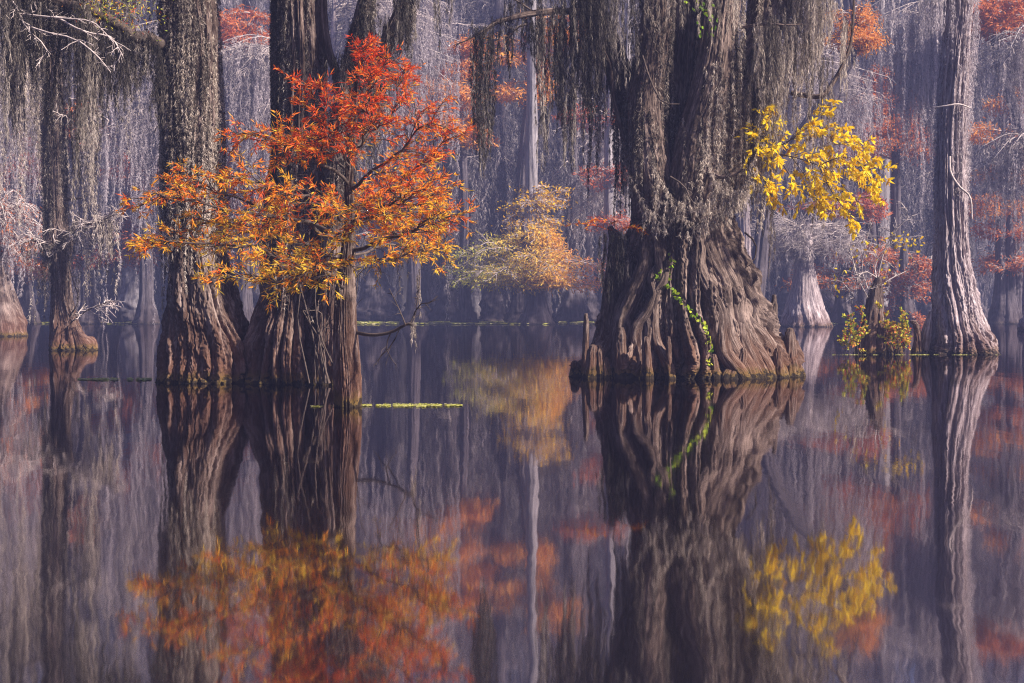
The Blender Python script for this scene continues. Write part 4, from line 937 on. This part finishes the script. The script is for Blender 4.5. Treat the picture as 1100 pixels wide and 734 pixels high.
# ---- stump with shrubs
def stump():
    rng = np.random.default_rng(28); d = WD(380.5); b0 = P(937, 380, d); b0[2] = 0
    root = thing('broken_stump', b0, 'broken reddish cypress stump with twigs between the squat pale cypress and the pale right trunk', 'stump')
    s = Soup()
    for q, rr, sd in (([(938, 386), (938, 370), (939, 345), (941, 320), (944, 298)], [.42, .34, .26, .19, .07], 81), ([(928, 386), (929, 372), (933, 350), (936, 335)], [.24, .2, .15, .05], 82), ([(950, 386), (949, 372), (947, 352), (943, 330)], [.24, .2, .14, .05], 83), ([(966, 386), (964, 372), (960, 362), (952, 352)], [.14, .1, .06, .05], 84), ([(984, 386), (986, 370), (984, 350), (978, 346)], [.16, .13, .08, .04], 85)):
        add_trunk(s, [P(x, y, d) for x, y in q], rr, 90, 110, sd, lobes=6, amp=.3, amp_top=.22, fine=.02, fiber=30, cap=True)
    s.build('trunk', M_left, root, b0, True)
    tw = np.array([px_limb([(x, y, d + o) for x, y, o in q], 8) for q in ([(942, 305, 0), (948, 275, -.1), (960, 250, -.2), (976, 232, -.3), (968, 218, -.3)], [(938, 330, 0), (922, 300, -.2), (915, 275, -.3), (912, 262, -.3)],
        [(944, 310, 0), (956, 300, .2), (976, 290, .3), (984, 282, .3)], [(932, 345, 0), (918, 320, .2), (906, 305, .3), (896, 300, .3)], [(942, 300, 0), (940, 285, .2), (950, 268, .2), (965, 258, .2)], [(936, 320, 0), (926, 290, 0), (930, 262, 0), (936, 240, 0)], [(944, 300, 0), (930, 292, -.2), (920, 300, -.3), (912, 315, -.3)])])
    t1 = sub(tw, 8, .42, rng, K=5, flat=.5, droop=.15, up=.1); t2 = sub(t1, 4, .16, rng, K=3, flat=.6); b = Soup()
    for pp, ra, rb in ((tw, .016, .008), (t1, .008, .005), (t2, .005, .004)):
        v, f = tubes(pp, np.linspace(ra, rb, pp.shape[1])[None].repeat(len(pp), 0), 4); b.add(v, f)
    b.build('bare_twig', M_twig_pale, root, b0)
    ms = Soup(); q = rng.integers(0, len(t1), 120); p, _ = path_eval(t1, q, rng.random(120)); v, f, t = moss(p, rng.uniform(.1, .4, 120), .03, .07, .008, 90, rng, tint=rng.normal(.55, .2, 120), messy=.8); ms.add(v, f, tint=t); ms.build('moss', M_moss_far, root, b0)
    lf = Soup()
    for (px, py, sx, sy, n) in ((968, 262, 10, 7, 30), (978, 258, 6, 6, 16), (940, 262, 8, 4, 10), (918, 280, 10, 14, 14), (948, 292, 14, 10, 12), (905, 302, 8, 10, 10)):
        p = np.stack([P(px, py, d) for _ in range(n)]) + rng.normal(size=(n, 3)) * [sx / ppm(d), .15, sy / ppm(d)]
        v, f, t = leaves(p, rng.normal(size=(n, 3)) + [0, 0, -.6], rng.uniform(.07, .14, n), .05, rng, rng.uniform(0, .8, n), hexa=True); lf.add(v, f, tint=t)
    lf.build('foliage', M_yellow, root, b0)
    for lab, pl in (('leggy green and red leafed shrub at the left foot of the broken stump', [(912, 378, 345), (918, 378, 338), (908, 378, 358), (922, 378, 350), (925, 374, 330)]), ('green and red leafed shrub at the right foot of the broken stump', [(955, 378, 345), (965, 378, 334), (970, 378, 340), (960, 378, 352), (978, 378, 350), (950, 372, 325), (972, 378, 352)])):
        r_ = thing('leafy_shrub', P(pl[0][0], 380, d - .5) * [1, 1, 0], lab, 'shrub'); o = np.array(r_.location); pa = []
        for x, yb, yt in pl:
            pa.append(px_limb([(x, 380, d - .5), (x + rng.uniform(-3, 3), (380 + yt) / 2, d - .5 + rng.uniform(-.2, .2)), (x + rng.uniform(-6, 6), yt, d - .5 + rng.uniform(-.2, .2))], 8))
        pa = np.array(pa); pa[:, 0, 2] = 0; a1 = sub(pa, 9, .34, rng, K=4, flat=.5); s = Soup(); v, f = tubes(pa, np.full(pa.shape[:2], .007), 5); s.add(v, f); v, f = tubes(a1, np.full(a1.shape[:2], .004), 4); s.add(v, f); s.build('stem', M_twig, r_, o)
        n = len(a1) * 15; q = np.repeat(np.arange(len(a1)), 15); p, T = path_eval(a1, q, rng.random(n)); l = Soup()
        v, f, t = leaves(p, T + rng.normal(size=(n, 3)) * .7, rng.uniform(.05, .10, n), .045, rng, rng.uniform(.1, 1, n), hexa=True); l.add(v, f, tint=t); l.build('foliage', M_mixed, r_, o)
stump()

# ---- slim mossy tree at the left
def slim_tree():
    rng = np.random.default_rng(29); d = WD(376); b0 = P(74, 376, d); b0[2] = 0
    root = thing('cypress', b0, 'slim dark mossy cypress with spreading root foot, near the left edge', 'tree')
    pts, rad = stem([(76, 376, 25), (73, 365, 18), (70, 345, 14), (66, 315, 12), (64, 280, 13), (63, 262, 15), (61, 235, 12), (59, 170, 11), (58, 90, 11), (58, 0, 11), (58, -90, 10), (60, -250, 7), (60, -340, 4)], d)
    s = Soup(); c, R = add_trunk(s, pts, rad, 240, 420, 91, lobes=8, amp=.28, amp_top=.14, fine=.025, fiber=60)
    for q in (([(60, 380), (61, 368), (64, 350)]), ([(90, 380), (86, 370), (78, 352)]), ([(99, 381), (92, 373), (80, 356)]), ([(78, 382), (77, 370), (74, 350)])):
        add_trunk(s, [P(x, y, d - .35) for x, y in q], [.2, .15, .05], 40, 50, 92 + q[0][0], lobes=4, amp=.25, amp_top=.2, fine=.015, fiber=16)
    s.build('trunk', M_left, root, b0, True)
    lb = Soup()
    L = [([(66, 255, 0), (80, 248, -.4), (95, 240, -.6), (110, 238, -.8), (126, 228, -.9)], .05), ([(62, 215, 0), (75, 214, -.2), (88, 213, -.3)], .05), ([(66, 240, 0), (50, 262, -.3), (36, 258, -.5), (22, 262, -.5)], .05), ([(62, 20, 0), (90, 0, -.2), (120, -10, -.4), (150, 0, -.5)], .09), ([(60, 60, 0), (40, 40, -.3), (15, 38, -.5), (-10, 50, -.6)], .07), ([(60, 130, 0), (85, 120, -.3), (105, 122, -.4)], .05), ([(58, -20, 0), (30, -30, -.3), (0, -20, -.5)], .08), ([(75, 340, -.2), (84, 322, -.4), (78, 300, -.4), (74, 285, -.4)], .025), ([(78, 345, -.2), (96, 332, -.5), (112, 326, -.6), (124, 324, -.6)], .02)]
    pa = [px_limb([(x, y, d + o) for x, y, o in q], 8) for q, _ in L]
    for p_, (_, r) in zip(pa, L):
        l = Soup(); v, f = tubes(p_[None], np.linspace(r, r * .4, 8)[None], 8); l.add(v, f); l.build('limb', M_twig, root, b0, True)
    pa = np.array(pa)
    t1 = sub(pa[[0, 0, 0, 2, 5, 8]], 14, .8, rng, K=5, flat=.6, droop=.2); t2 = sub(t1, 5, .3, rng, K=4, flat=.7); b = Soup()
    for pp, ra, rb in ((t1, .014, .008), (t2, .008, .005)):
        v, f = tubes(pp, np.linspace(ra, rb, pp.shape[1])[None].repeat(len(pp), 0), 4); b.add(v, f)
    b.build('bare_twig', M_twig_pale, root, b0)
    ms = Soup()
    v, f, t = surf_moss(c, R, P(0, 250, d)[2], P(0, -50, d)[2], 330, rng, lambda n: rng.uniform(.4, 2.6, n), lambda n: rng.uniform(.015, .04, n), .08, .010, 90, lambda n: rng.normal(.38, .25, n), out=.02); ms.add(v, f, tint=t)
    for k, n in ((3, 90), (4, 80), (5, 40), (6, 70), (0, 50), (2, 30)):
        p, _ = path_eval(pa[k:k + 1], np.zeros(n, int), rng.random(n)); v, f, t = moss(p, rng.gamma(2.5, .8 if k > 2 else .3, n) + .2, rng.uniform(.03, .07, n), .09, .012, 80, rng, tint=rng.normal(.6, .25, n), sway=.05); ms.add(v, f, tint=t)
    for a_ in ((92, 104, 100, 262, d - .4, 16, .7), (76, 84, 120, 262, d - .4, 8, .6), (104, 124, 232, 280, d - .9, 26, .95), (34, 46, 60, 190, d - .3, 12, .6), (10, 30, 40, 180, d - .5, 26, .7)):
        v, f, t = curtain(*a_[:6], rng, dark=a_[6], hl=.09, hw=.012, per=80, env=.05); ms.add(v, f, tint=t)
    # sling of moss at the elbow
    n = 70; tt = np.linspace(0, 1, n); x = 50 + 38 * tt; y = 262 + 20 * 4 * tt * (1 - tt) * .5 - 30 * tt
    p = np.stack([(x - 550) * d / FPX, np.full(n, d - .45), EYE + (HOR - y) * d / FPX], 1); v, f, t = moss(p, .25, .04, .09, .011, 120, rng, tint=rng.normal(.6, .2, n), messy=.8); ms.add(v, f, tint=t)
    ms.build('moss', M_moss_near, root, b0)
slim_tree()

# ------------------------------------------------------------------ floating duckweed
def weed(label, px0, px1, py, th, n, seed, size=.02, kind='stuff', clump=True):
    rng = np.random.default_rng(seed); y = WD(py)
    x = rng.uniform(px0, px1, n); 
    if clump: x = px0 + (px1 - px0) * (.5 + .5 * np.clip(rng.normal(size=n) * .45, -1, 1)) if rng.random() < .5 else x
    edge = 1 - (abs(x - (px0 + px1) / 2) / ((px1 - px0) / 2)) ** 2 * .6
    gate = pnoise((x - px0) / (px1 - px0), 0 * x, max(6, int((px1 - px0) / 5)), 1, seed + 3)
    keep = rng.random(n) < .45 + .9 * gate; x = x[keep]; edge = edge[keep]; n = len(x)
    yy = y + rng.normal(size=n) * th * .4 * edge
    p = np.stack([(x - 550) * yy / FPX, yy, np.full(n, .004) + rng.random(n) * size * .25], 1)
    an = rng.random(n) * TAU; r = size * rng.uniform(.4, 1.2, n)
    k = np.arange(5) / 5 * TAU
    v = p[:, None, :] + np.stack([np.cos(k[None] + an[:, None]) * r[:, None], np.sin(k[None] + an[:, None]) * r[:, None] * .8, rng.uniform(0, .35, (n, 5)) * r[:, None]], -1)
    f = np.arange(n * 5).reshape(n, 5)
    o = obj('duckweed', mesh_np('duckweed', v.reshape(-1, 3), [f], M_weed, {'tint': np.repeat(rng.random(n), 5)}))
    tag(o, label, 'duckweed', kind=kind)
weed('strip of bright green duckweed trailing right from the foot of the orange tree', 386, 496, 436, .34, 3600, 1, .016)
weed('thin duckweed left of the orange tree foot', 334, 362, 437, .12, 500, 2, .014)
weed('pale thread of duckweed left of the thick grey trunk', 84, 180, 408, .5, 4200, 3, .022)
weed('scattered duckweed along the foot of the massive trunk', 612, 862, 404.5, .12, 1700, 4, .016)
weed('thin duckweed line at the foot of the pale right trunk and stump', 895, 1075, 381.5, .2, 1400, 5, .022)
weed('yellow-green duckweed line along the whole far shore', -80, 1180, 347.4, 4.0, 80000, 6, .15)
